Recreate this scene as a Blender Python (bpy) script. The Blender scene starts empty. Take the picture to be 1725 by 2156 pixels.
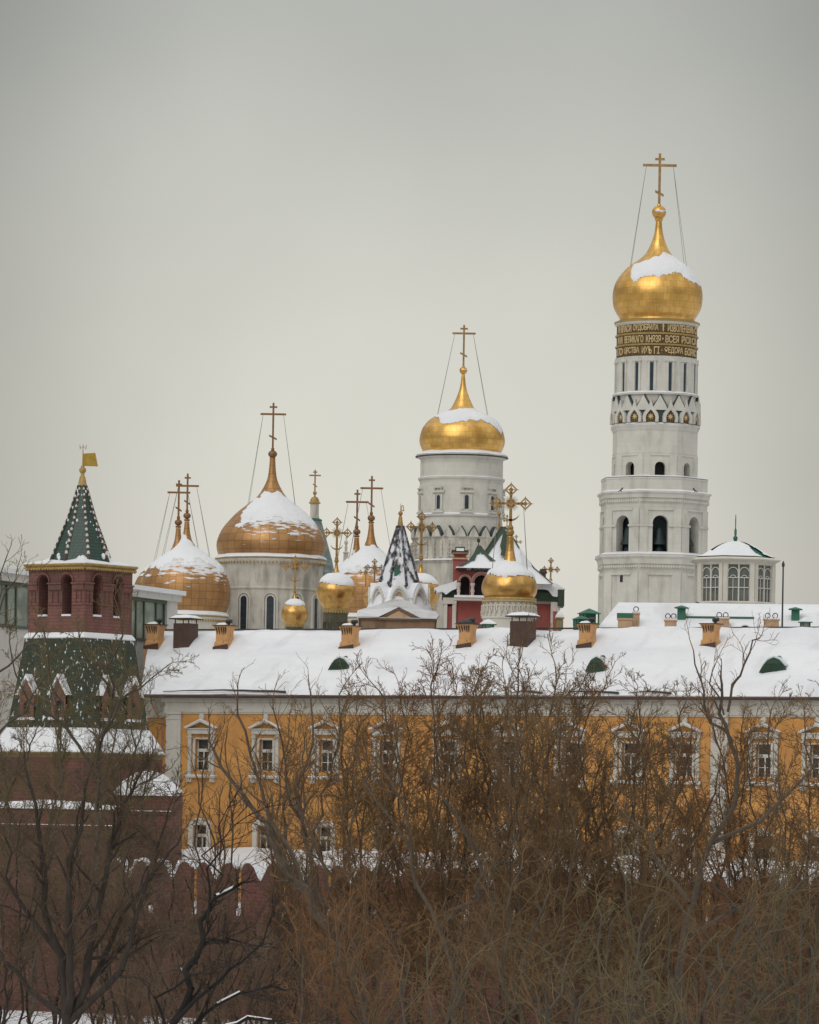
import bpy, math, random
import numpy as np
from mathutils import Vector, Matrix, noise
R = math.radians
random.seed(7)
sc = bpy.context.scene
C = sc.collection
# ---------------------------------------------------------------- camera
F = 6500.0                      # scale: metres per working-frame pixel = nominal depth / F
KD = 1.46                       # true depth = nominal depth x KD (long lens)
ROLL = R(1.0)
CAMZ = 15.0
cam = bpy.data.cameras.new('camera'); camo = bpy.data.objects.new('camera', cam); C.objects.link(camo)
cam.sensor_fit = 'AUTO'; cam.sensor_width = 36.0
cam.lens = F * KD / 2156.0 * 36.0
cam.shift_y = (1710 - 1078) / 2156.0
cam.clip_start = 1.0; cam.clip_end = 6000
cr, sr = math.cos(ROLL), math.sin(ROLL)
m = Matrix(((cr, -sr, 0, 0), (0, 0, -1, 0), (sr, cr, 0, CAMZ), (0, 0, 0, 1)))
camo.matrix_world = m
sc.camera = camo
# ---------------------------------------------------------------- world, sun, exposure
w = bpy.data.worlds.new('World'); sc.world = w; w.use_nodes = True
nt = w.node_tree; nt.nodes.clear()
N = nt.nodes.new; L = nt.links.new
out = N('ShaderNodeOutputWorld')
sky = N('ShaderNodeTexSky'); sky.sky_type = 'NISHITA'; sky.sun_disc = False
SUN_EL, SUN_AZ = R(38), R(-150)       # behind the camera, to the left
sky.sun_elevation = SUN_EL; sky.sun_rotation = R(210)
bg1 = N('ShaderNodeBackground'); bg1.inputs[1].default_value = 0.05
L(sky.outputs[0], bg1.inputs[0])
tc = N('ShaderNodeTexCoord'); sep = N('ShaderNodeSeparateXYZ'); L(tc.outputs['Generated'], sep.inputs[0])
ramp = N('ShaderNodeValToRGB'); L(sep.outputs[2], ramp.inputs[0])
ce = ramp.color_ramp; ce.interpolation = 'B_SPLINE'
def g(v, t=(1.0, 0.965, 0.885)): return (v*t[0], v*t[1], v*t[2], 1)
ce.elements[0].position = 0.0; ce.elements[0].color = g(.58, (1, .965, .875))
ce.elements[1].position = 1.0; ce.elements[1].color = g(1.45, (1, .99, .95))
for p, c in ((.05, g(.625, (1, .97, .87))), (.09, g(.62, (1, .983, .875))), (.13, g(.55, (1, 1.0, .90))), (.17, g(.42, (1, 1.01, .93))), (.23, g(.34, (1, 1.0, .94))), (.36, g(.70)), (.6, g(1.25, (1, .985, .93)))):
    e = ce.elements.new(p); e.color = c
nz = N('ShaderNodeTexNoise'); nz.inputs['Scale'].default_value = 11.0; nz.inputs['Detail'].default_value = 4; L(tc.outputs['Generated'], nz.inputs['Vector'])
mr = N('ShaderNodeMapRange'); mr.inputs[1].default_value = .3; mr.inputs[2].default_value = .7; mr.inputs[3].default_value = .93; mr.inputs[4].default_value = 1.06
L(nz.outputs[0], mr.inputs[0])
# lens vignette put into the sky colour: darker away from straight ahead
ab = N('ShaderNodeMath'); ab.operation = 'MULTIPLY'; L(sep.outputs[0], ab.inputs[0]); L(sep.outputs[0], ab.inputs[1])
ab2 = N('ShaderNodeMapRange'); ab2.interpolation_type = 'SMOOTHSTEP'; L(ab.outputs[0], ab2.inputs[0])
ab2.inputs[1].default_value = 0.0; ab2.inputs[2].default_value = .0105; ab2.inputs[3].default_value = 1.0; ab2.inputs[4].default_value = .66
mm = N('ShaderNodeMath'); mm.operation = 'MULTIPLY'; L(mr.outputs[0], mm.inputs[0]); L(ab2.outputs[0], mm.inputs[1])
mx = N('ShaderNodeVectorMath'); mx.operation = 'SCALE'; L(ramp.outputs[0], mx.inputs[0]); L(mm.outputs[0], mx.inputs['Scale'])
bg2 = N('ShaderNodeBackground'); bg2.inputs[1].default_value = 1.06; L(mx.outputs[0], bg2.inputs[0])
add = N('ShaderNodeMixShader'); add.inputs[0].default_value = .95; L(bg1.outputs[0], add.inputs[1]); L(bg2.outputs[0], add.inputs[2]); L(add.outputs[0], out.inputs[0])
sl = bpy.data.lights.new('sun', 'SUN'); sl.energy = .7; sl.angle = R(45); sl.color = (1, .96, .9)
so = bpy.data.objects.new('sun', sl); C.objects.link(so); so.location = (0, 0, 200)
sd = Vector((math.sin(R(210))*math.cos(SUN_EL), math.cos(R(210))*math.cos(SUN_EL), math.sin(SUN_EL)))
so.rotation_euler = sd.to_track_quat('Z', 'Y').to_euler()
sc.view_settings.view_transform = 'Standard'; sc.view_settings.look = 'None'
sc.view_settings.exposure = 0.12; sc.view_settings.gamma = 1.0; sc.view_settings.use_curve_mapping = False
sc.cycles.max_bounces = 5; sc.cycles.diffuse_bounces = 3; sc.cycles.glossy_bounces = 3

# ---------------------------------------------------------------- picture -> place
def ray(px, py):
    dx = (px - 862.5) / F; dz = (1710 - py) / F
    return Vector((dx*cr - dz*sr, KD, dx*sr + dz*cr))
def at(px, py, Y):
    d = ray(px, py) * Y
    return Vector((d.x, d.y, CAMZ + d.z))
def hit(px, py, P, u):
    """ray against the vertical plane through P with horizontal direction u -> distance along u, height"""
    d = ray(px, py)
    k = d.x/d.y
    a = (P[1]*k - P[0]) / (u[0] - u[1]*k)
    t = (P[1] + a*u[1])/KD
    return a, CAMZ + t*d.z

# ---------------------------------------------------------------- materials
MATS = {}
def mat(name, c1, c2=None, scale=1.0, rough=.8, metal=0.0, bump=0.0, stretch=(1, 1, 1), brick=None, grime=None, wave=None, lo=.35, hi=.65, detail=6, bscale=None, alpha=None, spec=None, tilelines=None, dust=None):
    if name in MATS: return MATS[name]
    m = bpy.data.materials.new(name); m.use_nodes = True; MATS[name] = m
    t = m.node_tree; n = t.nodes.new; l = t.links.new
    b = t.nodes['Principled BSDF']
    b.inputs['Roughness'].default_value = rough; b.inputs['Metallic'].default_value = metal
    if spec is not None: b.inputs['Specular IOR Level'].default_value = spec
    tc = n('ShaderNodeTexCoord')
    mp = n('ShaderNodeMapping'); mp.inputs['Scale'].default_value = stretch; l(tc.outputs['Object'], mp.inputs[0])
    nz = n('ShaderNodeTexNoise'); nz.inputs['Scale'].default_value = scale; nz.inputs['Detail'].default_value = detail; nz.inputs['Roughness'].default_value = .62
    l(mp.outputs[0], nz.inputs['Vector'])
    r = n('ShaderNodeMapRange'); r.inputs[1].default_value = lo; r.inputs[2].default_value = hi; l(nz.outputs[0], r.inputs[0])
    mix = n('ShaderNodeMix'); mix.data_type = 'RGBA'; l(r.outputs[0], mix.inputs[0])
    mix.inputs[6].default_value = (*c1, 1); mix.inputs[7].default_value = (*(c2 or c1), 1)
    col = mix.outputs[2]
    height = nz.outputs[0]
    def mixin(fac, col, c):
        q = n('ShaderNodeMix'); q.data_type = 'RGBA'; l(fac, q.inputs[0]); l(col, q.inputs[6]); q.inputs[7].default_value = (*c, 1)
        return q.outputs[2]
    if grime:   # (colour, scale, lo, hi, amount, stretch)
        gm = n('ShaderNodeMapping'); gm.inputs['Scale'].default_value = grime[5]; l(tc.outputs['Object'], gm.inputs[0])
        gn = n('ShaderNodeTexNoise'); gn.inputs['Scale'].default_value = grime[1]; gn.inputs['Detail'].default_value = 8; l(gm.outputs[0], gn.inputs['Vector'])
        gr = n('ShaderNodeMapRange'); gr.inputs[1].default_value = grime[2]; gr.inputs[2].default_value = grime[3]; gr.inputs[4].default_value = grime[4]; l(gn.outputs[0], gr.inputs[0])
        col = mixin(gr.outputs[0], col, grime[0])
    if brick:   # (mortar colour, width, height, mortar size, strength)  laid on x+y, z
        sp = n('ShaderNodeSeparateXYZ'); l(tc.outputs['Object'], sp.inputs[0])
        ad = n('ShaderNodeMath'); l(sp.outputs[0], ad.inputs[0]); l(sp.outputs[1], ad.inputs[1])
        cb = n('ShaderNodeCombineXYZ'); l(ad.outputs[0], cb.inputs[0]); l(sp.outputs[2], cb.inputs[1])
        bt = n('ShaderNodeTexBrick'); l(cb.outputs[0], bt.inputs['Vector']); bt.inputs['Scale'].default_value = 1
        bt.inputs['Brick Width'].default_value = brick[1]; bt.inputs['Row Height'].default_value = brick[2]; bt.inputs['Mortar Size'].default_value = brick[3]
        bt.inputs['Mortar Smooth'].default_value = .3
        mu = n('ShaderNodeMath'); mu.operation = 'MULTIPLY'; l(bt.outputs['Fac'], mu.inputs[0]); mu.inputs[1].default_value = brick[4]
        col = mixin(mu.outputs[0], col, brick[0])
    if tilelines:   # uv tiles (line colour, nu, nv, size, amount)
        um = n('ShaderNodeMapping'); um.inputs['Scale'].default_value = (tilelines[1], tilelines[2], 1); l(tc.outputs['UV'], um.inputs[0])
        bt = n('ShaderNodeTexBrick'); l(um.outputs[0], bt.inputs['Vector']); bt.offset = tilelines[5] if len(tilelines) > 5 else 0.0; bt.inputs['Scale'].default_value = 1
        bt.inputs['Brick Width'].default_value = 1; bt.inputs['Row Height'].default_value = 1; bt.inputs['Mortar Size'].default_value = tilelines[3]; bt.inputs['Bias'].default_value = 0
        bt.inputs['Color1'].default_value = (.86, .86, .86, 1); bt.inputs['Color2'].default_value = (1.12, 1.12, 1.12, 1); bt.inputs['Mortar'].default_value = (1, 1, 1, 1)
        vm = n('ShaderNodeVectorMath'); vm.operation = 'MULTIPLY'; l(col, vm.inputs[0]); l(bt.outputs['Color'], vm.inputs[1]); col = vm.outputs[0]
        mu = n('ShaderNodeMath'); mu.operation = 'MULTIPLY'; l(bt.outputs['Fac'], mu.inputs[0]); mu.inputs[1].default_value = tilelines[4]
        col = mixin(mu.outputs[0], col, tilelines[0])
    if dust:    # snow dust: (colour, scale, lo, hi, stretch, zlo, zhi)
        gm = n('ShaderNodeMapping'); gm.inputs['Scale'].default_value = dust[4]; l(tc.outputs['Object'], gm.inputs[0])
        gn = n('ShaderNodeTexNoise'); gn.inputs['Scale'].default_value = dust[1]; gn.inputs['Detail'].default_value = 5; l(gm.outputs[0], gn.inputs['Vector'])
        src = gn.outputs[0]
        if len(dust) > 5:
            uv = dust[5] == 'uv'
            sp = n('ShaderNodeSeparateXYZ'); l(tc.outputs['UV' if uv else 'Object'], sp.inputs[0])
            zr = n('ShaderNodeMapRange'); zr.inputs[1].default_value = dust[6] if uv else dust[5]; zr.inputs[2].default_value = dust[7] if uv else dust[6]; zr.inputs[3].default_value = .2 if uv else .25; zr.inputs[4].default_value = -.22 if uv else -.12; l(sp.outputs[1 if uv else 2], zr.inputs[0])
            ad = n('ShaderNodeMath'); l(src, ad.inputs[0]); l(zr.outputs[0], ad.inputs[1]); src = ad.outputs[0]
            if uv:      # the windward side and the neck stay bare
                for (chan, a_, b_, c_, d_) in ((0, .84, .90, -.6, 0), (0, .5, .45, -.6, 0), (1, dust[8]-.03, dust[8]+.02, -.6, 0)):
                    q = n('ShaderNodeMapRange'); q.inputs[1].default_value = a_; q.inputs[2].default_value = b_; q.inputs[3].default_value = c_; q.inputs[4].default_value = d_; l(sp.outputs[chan], q.inputs[0])
                    if chan == 0 and a_ == .5: continue
                    if chan == 0:
                        w_ = n('ShaderNodeMath'); w_.operation = 'GREATER_THAN'; w_.inputs[1].default_value = .45; l(sp.outputs[0], w_.inputs[0])
                        m_ = n('ShaderNodeMath'); m_.operation = 'MULTIPLY'; l(q.outputs[0], m_.inputs[0]); l(w_.outputs[0], m_.inputs[1]); so_ = m_.outputs[0]
                    else: so_ = q.outputs[0]
                    ad = n('ShaderNodeMath'); l(src, ad.inputs[0]); l(so_, ad.inputs[1]); src = ad.outputs[0]
        gr = n('ShaderNodeMapRange'); gr.inputs[1].default_value = dust[2]; gr.inputs[2].default_value = dust[3]; l(src, gr.inputs[0])
        col = mixin(gr.outputs[0], col, dust[0])
        if metal:
            q = n('ShaderNodeMapRange'); q.inputs[3].default_value = metal; q.inputs[4].default_value = 0; l(gr.outputs[0], q.inputs[0]); l(q.outputs[0], b.inputs['Metallic'])
    l(col, b.inputs['Base Color'])
    if bump:
        bp = n('ShaderNodeBump'); bp.inputs['Strength'].default_value = 1; bp.inputs['Distance'].default_value = bump; l(height, bp.inputs['Height'])
        if bscale:
            n2 = n('ShaderNodeTexNoise'); n2.inputs['Scale'].default_value = bscale; n2.inputs['Detail'].default_value = 4; l(tc.outputs['Object'], n2.inputs['Vector']); l(n2.outputs[0], bp.inputs['Height'])
        l(bp.outputs[0], b.inputs['Normal'])
    return m
wirem = mat('grey_wire', (.20, .20, .19), (.25, .25, .24), 3, .6)
snow = mat('snow', (.84, .855, .88), (.78, .80, .83), .35, .75, bump=.12, bscale=1.3)
snowroof = mat('roof_snow', (.84, .855, .88), (.74, .755, .79), .22, .75, bump=.35, bscale=.5, stretch=(.5, 1.3, 1), lo=.42, hi=.68, grime=((.60, .60, .61), .35, .55, .72, .6, (1.6, .35, 1)))
stone = mat('white_stone', (.66, .645, .585), (.57, .56, .51), .5, .9, bump=.05, grime=((.36, .33, .29), .9, .52, .8, .7, (1, 1, .35)), brick=((.45, .43, .38), 1.4, .55, .02, .28))
stone_old = mat('aged_white_stone', (.66, .63, .555), (.52, .495, .44), .6, .9, bump=.06, grime=((.27, .25, .22), 1.0, .48, .7, .75, (1, 1, .3)))
plaster = mat('cream_plaster', (.66, .63, .56), (.58, .55, .48), .6, .85, grime=((.42, .39, .33), .8, .56, .8, .5, (1, 1, .3)))
plaster_g = mat('pale_trim_plaster', (.58, .56, .50), (.50, .48, .43), .9, .85, grime=((.30, .28, .24), 1.2, .56, .8, .5, (1, 1, .5)))
yellow = mat('ochre_plaster', (.63, .315, .09), (.51, .245, .07), .45, .85, bump=.02, lo=.4, hi=.6, grime=((.33, .19, .08), .7, .5, .72, .6, (1.4, 1.4, .22)))
brickm = mat('red_brick', (.25, .105, .082), (.165, .072, .058), 1.4, .9, bump=.03, brick=((.12, .07, .06), .6, .22, .035, .9), grime=((.07, .04, .035), .7, .5, .75, .6, (1, 1, .5)))
brickd = mat('shaded_red_brick', (.20, .078, .060), (.12, .050, .042), .35, .92, bump=.03, brick=((.08, .05, .045), .6, .22, .035, .8), grime=((.045, .03, .027), .4, .45, .72, .75, (1, 1, .6)))  # darker copy of the brick: tree shade and vignette put into the colour
redwall = mat('red_plaster', (.36, .095, .08), (.30, .08, .07), 1.0, .85, grime=((.25, .07, .06), .9, .5, .75, .5, (1, 1, .4)))
gold = mat('gilding', (.86, .54, .17), (.62, .35, .09), .8, .33, .95, bump=.02, tilelines=((.34, .19, .06), 40, 18, .025, .6, .5), lo=.3, hi=.7, dust=((.76, .77, .79), 1.5, .50, .60, (.8, .8, 1.6), 'uv', .44, .60, .41))
gold_p = mat('polished_gilding', (.74, .45, .16), (.46, .27, .08), 1.3, .30, 1.0, bump=.05, bscale=1.6, tilelines=((.40, .2, .05), 24, 10, .02, .4, .5), lo=.3, hi=.7)
gold_x = mat('gilded_iron', (.46, .29, .12), (.30, .19, .08), 2.0, .45, .75)
copper = mat('dull_gilded_sheet', (.50, .285, .12), (.36, .19, .078), .45, .46, .7, bump=.03, tilelines=((.13, .065, .03), 36, 15, .022, .9, 0.0), lo=.3, hi=.7, dust=((.76, .77, .79), 1.3, .50, .60, (.55, .55, 2.6), 'uv', .50, .80, .27))
copper_b = mat('dull_gilded_sheet_frosted', (.50, .285, .12), (.36, .19, .078), .45, .46, .7, bump=.03, tilelines=((.13, .065, .03), 36, 15, .022, .9, 0.0), lo=.3, hi=.7, dust=((.76, .77, .79), 1.3, .50, .60, (.55, .55, 2.6), 'uv', .60, .92, .34))
copper_x = mat('brown_gilded_iron', (.30, .16, .075), (.22, .12, .06), 2.0, .5, .75)
goldtrim = mat('gold_trim', (.48, .33, .12), (.32, .22, .08), 3.0, .5, .35)
teal = mat('green_sheet_metal', (.022, .12, .075), (.035, .155, .10), 1.5, .55)
green_d = mat('dark_green_roof', (.02, .042, .022), (.028, .055, .03), 1.5, .6)
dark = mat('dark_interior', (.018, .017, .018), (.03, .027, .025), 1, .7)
glass = mat('dark_pane', (.028, .026, .025), (.055, .055, .05), 1.5, .12)
glassb = mat('blue_dark_pane', (.015, .028, .045), (.03, .05, .07), .9, .15)
glassg = mat('greenish_pane', (.22, .27, .21), (.34, .38, .32), .35, .2, grime=((.08, .12, .09), .25, .5, .6, .7, (1, 1, 1)))  # pale tones stand for reflected light, put into the pane colour
frame_w = mat('white_paint', (.62, .61, .57), (.55, .54, .5), 3, .6)
frame_g = mat('green_frame_paint', (.05, .075, .05), (.07, .10, .07), 3, .5)
brown = mat('brown_sheet', (.085, .045, .032), (.06, .033, .025), 2, .6)
iron = mat('dark_iron', (.03, .028, .028), (.05, .045, .04), 3, .6)
peach = mat('peach_plaster', (.62, .34, .15), (.55, .29, .12), 1.5, .85, grime=((.2, .10, .05), 2.5, .6, .7, .8, (2, 2, .4)))
peach_p = mat('pale_peach_plaster', (.56, .38, .24), (.50, .33, .21), 1.5, .85, grime=((.3, .2, .13), 2.0, .55, .75, .7, (1, 1, .4)))
copperpipe = mat('copper_pipe', (.36, .17, .12), (.28, .13, .09), 2, .5, .3)
tile_g = mat('green_glazed_tile', (.012, .05, .035), (.02, .075, .052), 3.0, .35, dust=((.8, .82, .84), 2.6, .70, .72, (1, 1, .6), 0, 8), brick=((.01, .022, .016), .32, .22, .03, .9))
tile_lo = mat('mossy_glazed_tile', (.020, .034, .018), (.04, .052, .024), 1.2, .5, dust=((.78, .8, .82), 5.5, .635, .66, (1, 1, .5)), brick=((.02, .025, .014), .35, .24, .03, .9))
tile_dk = mat('snow_dusted_slate', (.05, .048, .055), (.10, .10, .11), 2.5, .6, dust=((.76, .78, .81), 1.6, .42, .52, (1, 1, .7)), brick=((.02, .02, .025), .4, .3, .06, .8))
tile_t = mat('frosted_teal_tile', (.07, .15, .15), (.32, .35, .33), 2.0, .6, brick=((.13, .17, .16), .5, .42, .05, .8))
bark = mat('bark', (.075, .055, .038), (.12, .092, .064), 2.5, .95, bump=.05, stretch=(3, 3, .5))
bark_d = mat('dark_wet_bark', (.030, .022, .017), (.055, .042, .032), 2.5, .95, stretch=(3, 3, .5))
bark_g = mat('greenish_bark', (.075, .064, .045), (.11, .095, .07), 2.0, .95, stretch=(3, 3, .5))
twig_b = mat('brown_twigs', (.14, .078, .036), (.23, .145, .07), .25, .95)
twig_r = mat('russet_twigs', (.18, .085, .034), (.27, .15, .065), .25, .95)
twig_o = mat('olive_twigs', (.13, .10, .048), (.21, .165, .085), .25, .95)
twig_d = mat('dark_twigs', (.022, .015, .012), (.045, .03, .022), .3, .95)
twig_g = mat('grey_brown_twigs', (.13, .078, .036), (.23, .15, .075), .25, .95)
banner = mat('inscription_ground', (.085, .052, .02), (.13, .085, .035), 2.0, .6, .2)
letter = mat('gilded_letters', (.70, .55, .30), (.58, .44, .22), 2.0, .5, .3)
bird_m = mat('black_feathers', (.012, .012, .014), (.02, .02, .025), 5, .6)

# ---------------------------------------------------------------- mesh building
class MB:
    def __init__(s): s.v = []; s.f = []; s.uv = {}
    def add(s, vs, fs, M=None):
        o = len(s.v)
        s.v += [tuple(M @ Vector(v)) for v in vs] if M else [tuple(v) for v in vs]
        s.f += [tuple(i + o for i in f) for f in fs]
    def box(s, x0, x1, y0, y1, z0, z1, M=None):
        s.add([(x0, y0, z0), (x1, y0, z0), (x1, y1, z0), (x0, y1, z0), (x0, y0, z1), (x1, y0, z1), (x1, y1, z1), (x0, y1, z1)],
              [(3, 2, 1, 0), (4, 5, 6, 7), (0, 1, 5, 4), (1, 2, 6, 5), (2, 3, 7, 6), (3, 0, 4, 7)], M)
    def prism(s, pts, y0, y1, M=None):
        """polygon in x,z pushed along y"""
        n = len(pts)
        s.add([(p[0], y0, p[1]) for p in pts] + [(p[0], y1, p[1]) for p in pts],
              [tuple(range(n)), tuple(range(2*n-1, n-1, -1))] + [(i, i+n, (i+1) % n + n, (i+1) % n) for i in range(n)], M)
    def band(s, outer, inner, y0, y1, M=None, closed=False):
        """strip between two outlines of equal count, pushed along y"""
        n = len(outer); v = []
        for y in (y0, y1):
            v += [(p[0], y, p[1]) for p in outer] + [(p[0], y, p[1]) for p in inner]
        f = []
        for i in range(n if closed else n-1):
            j = (i+1) % n
            f += [(i, j, n+j, n+i), (2*n+i, 3*n+i, 3*n+j, 2*n+j), (i, 2*n+i, 2*n+j, j), (n+i, n+j, 3*n+j, 3*n+i)]
        if not closed: f += [(0, n, 3*n, 2*n), (n-1, 3*n-1, 4*n-1, 2*n-1)]
        s.add(v, f, M)
    def lathe(s, prof, n=48, M=None, phase=0.0, cap=True, a0=0, a1=2*math.pi):
        """prof = [(r, z)...] top to bottom; n sides; face-on polygons when phase = pi/n"""
        full = abs(a1-a0-2*math.pi) < 1e-6
        cols = n if full else n+1
        vs = []; fs = []
        o = len(s.v); of = len(s.f)
        L_ = [0]
        for i in range(1, len(prof)): L_.append(L_[-1] + math.hypot(prof[i][0]-prof[i-1][0], prof[i][1]-prof[i-1][1]))
        tot = L_[-1] or 1
        for r, z in prof:
            for k in range(cols):
                a = a0 + (a1-a0)*k/n + phase
                vs.append((r*math.sin(a), -r*math.cos(a), z))
        for i in range(len(prof)-1):
            for k in range(n):
                k2 = (k+1) % cols if full else k+1
                s.uv[of+len(fs)] = [(k/n, L_[i]/tot), (k/n, L_[i+1]/tot), ((k+1)/n, L_[i+1]/tot), ((k+1)/n, L_[i]/tot)]
                fs.append((i*cols+k, (i+1)*cols+k, (i+1)*cols+k2, i*cols+k2))
        if cap and full:
            if prof[0][0] > 1e-4: fs.append(tuple(range(cols)))
            if prof[-1][0] > 1e-4: fs.append(tuple(reversed(range((len(prof)-1)*cols, len(prof)*cols))))
        s.add(vs, fs, M)
    def tube(s, pts, r0, r1=None, n=6, M=None):
        r1 = r0 if r1 is None else r1
        pts = [Vector(p) for p in pts]; k = len(pts); vs = []; fs = []
        for i, p in enumerate(pts):
            d = (pts[min(i+1, k-1)] - pts[max(i-1, 0)]).normalized()
            a = Vector((0, 0, 1)) if abs(d.z) < .9 else Vector((1, 0, 0))
            x = d.cross(a).normalized(); y = d.cross(x)
            r = r0 + (r1-r0)*i/max(k-1, 1)
            for j in range(n):
                t = 2*math.pi*j/n; vs.append(p + x*(r*math.cos(t)) + y*(r*math.sin(t)))
        for i in range(k-1):
            for j in range(n): fs.append((i*n+j, i*n+(j+1) % n, (i+1)*n+(j+1) % n, (i+1)*n+j))
        fs += [tuple(reversed(range(n))), tuple(range((k-1)*n, k*n))]
        s.add(vs, fs, M)
    def ball(s, c, r, n=16, sz=1.0, M=None):
        prof = [(r*math.sin(math.pi*i/10), r*sz*math.cos(math.pi*i/10)) for i in range(11)]
        prof[0] = (.001, r*sz); prof[-1] = (.001, -r*sz)
        T = Matrix.Translation(Vector(c))
        s.lathe(prof, n, (M @ T) if M else T, cap=False)
    def build(s, name, m, parent=None, smooth=False, angle=40):
        me = bpy.data.meshes.new(name)
        me.from_pydata(s.v, [], s.f); me.update()
        if s.uv:
            ul = me.uv_layers.new(name='UVMap')
            for fi, uvs in s.uv.items():
                p = me.polygons[fi]
                for q, li in enumerate(p.loop_indices):
                    if q < len(uvs): ul.data[li].uv = uvs[q]
        me.materials.append(m)
        if smooth:
            me.polygons.foreach_set('use_smooth', [True]*len(me.polygons))
            try: me.set_sharp_from_angle(angle=R(angle))
            except Exception: pass
        o = bpy.data.objects.new(name, me); C.objects.link(o)
        if parent: o.parent = parent
        return o
def tag(o, label=None, cat=None, group=None, kind=None):
    if label: o['label'] = label
    if cat: o['category'] = cat
    if group: o['group'] = group
    if kind: o['kind'] = kind
    return o
def thing(name, loc, rz, label, cat, group=None):
    o = bpy.data.objects.new(name, None); o.empty_display_size = .5; C.objects.link(o)
    o.location = loc; o.rotation_euler = (0, 0, rz)
    return tag(o, label, cat, group)
def kids(o): return [x for x in bpy.data.objects if x.parent == o]
def copy_tree(o, parent=None):
    c = o.copy(); C.objects.link(c)
    if parent is not None: c.parent = parent
    for ch in kids(o): copy_tree(ch, c)
    return c
def RZ(a): return Matrix.Rotation(a, 4, 'Z')
def T(x, y=0, z=0): return Matrix.Translation((x, y, z))
def interp(tab, x):
    if x <= tab[0][0]: return tab[0][1]
    for (a, b), (c, d) in zip(tab, tab[1:]):
        if x <= c: return b + (d-b)*(x-a)/(c-a)
    return tab[-1][1]
def smoothprof(p, k=6):
    """Catmull-Rom through (r, z)"""
    o = []
    P = [p[0]] + list(p) + [p[-1]]
    for i in range(1, len(P)-2):
        a, b, c, d = P[i-1:i+3]
        for j in range(k):
            t = j/k
            o.append(tuple(.5*((2*b[q]) + (-a[q]+c[q])*t + (2*a[q]-5*b[q]+4*c[q]-d[q])*t*t + (-a[q]+3*b[q]-3*c[q]+d[q])*t**3) for q in (0, 1)))
    o.append(tuple(p[-1]))
    return [(max(r, .001), z) for r, z in o]

class Tower:
    """local frame of a round or many-sided thing: pixel heights become local metres"""
    def __init__(s, cx, cy, Y, ground=11.0):
        s.Y = Y; s.s = Y/F; s.cx = cx
        p = at(cx, cy, Y); s.loc = Vector((p.x, p.y, ground)); s.g = ground
        d = ray(cx, cy)
        s.cy = cy; s.zc = p.z - ground
    def z(s, y): return s.zc + (s.cy - y)*s.s*cr
    def prof(s, lst): return [(r*s.s, s.z(y)) for r, y in lst]

def snow_cap(prof, tab_top, tab_bot, zfun, parent, seed, thick=.22, ragged=1.0, n=150, rows=70, name='snow_cap', holes=.0):
    """snow lying on a surface of revolution between two heights that vary round it (pixels)"""
    pr = []
    Ls = [0]
    for i in range(1, len(prof)): Ls.append(Ls[-1] + math.hypot(prof[i][0]-prof[i-1][0], prof[i][1]-prof[i-1][1]))
    for k in range(rows+1):
        t = Ls[-1]*k/rows
        i = 0
        while i < len(Ls)-2 and Ls[i+1] < t: i += 1
        f = (t-Ls[i])/max(Ls[i+1]-Ls[i], 1e-6)
        pr.append(tuple(prof[i][q] + (prof[i+1][q]-prof[i][q])*f for q in (0, 1)))
    vs = []; am = []
    for i, (r, z) in enumerate(pr):
        p2 = pr[min(i+1, rows)]; p1 = pr[max(i-1, 0)]
        tx, tz = p2[0]-p1[0], p2[1]-p1[1]; ln = math.hypot(tx, tz) or 1
        nr, nzv = -tz/ln, tx/ln
        for k in range(n):
            a = 2*math.pi*k/n; ad = (math.degrees(a)+180) % 360 - 180
            q = Vector((math.sin(a)*r*.8+seed*13.1, math.cos(a)*r*.8, z*.8))
            nn = noise.noise(q*.7)*.9 + noise.noise(q*2.2)*.5
            zt, zb = zfun(interp(tab_top, ad)), zfun(interp(tab_bot, ad))
            sc_ = max(zt-zb, .5)
            e = min(zt - z, z - zb)/(.22*sc_) + nn*1.3*ragged
            if holes: e -= holes*max(0, 1-(z-zb)/(.75*sc_))*(1.2+2.4*noise.noise(Vector((a*3, z*3.2, seed))))
            e2 = max(0, min(1, e))
            am.append(e)
            h = .015 + thick*(e2**.6)*(.8+.4*noise.noise(q*.5))
            vs.append((math.sin(a)*(r+nr*h), -math.cos(a)*(r+nr*h), z+nzv*h))
    fs = []
    for i in range(rows):
        for k in range(n):
            k2 = (k+1) % n
            ids = (i*n+k, (i+1)*n+k, (i+1)*n+k2, i*n+k2)
            if sum(am[j] for j in ids)/4 > 0: fs.append(ids)
    used = sorted({i for f in fs for i in f}); mp = {u: i for i, u in enumerate(used)}
    b = MB(); b.add([vs[u] for u in used], [tuple(mp[i] for i in f) for f in fs])
    return b.build(name, snow, parent, True, 180)

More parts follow.
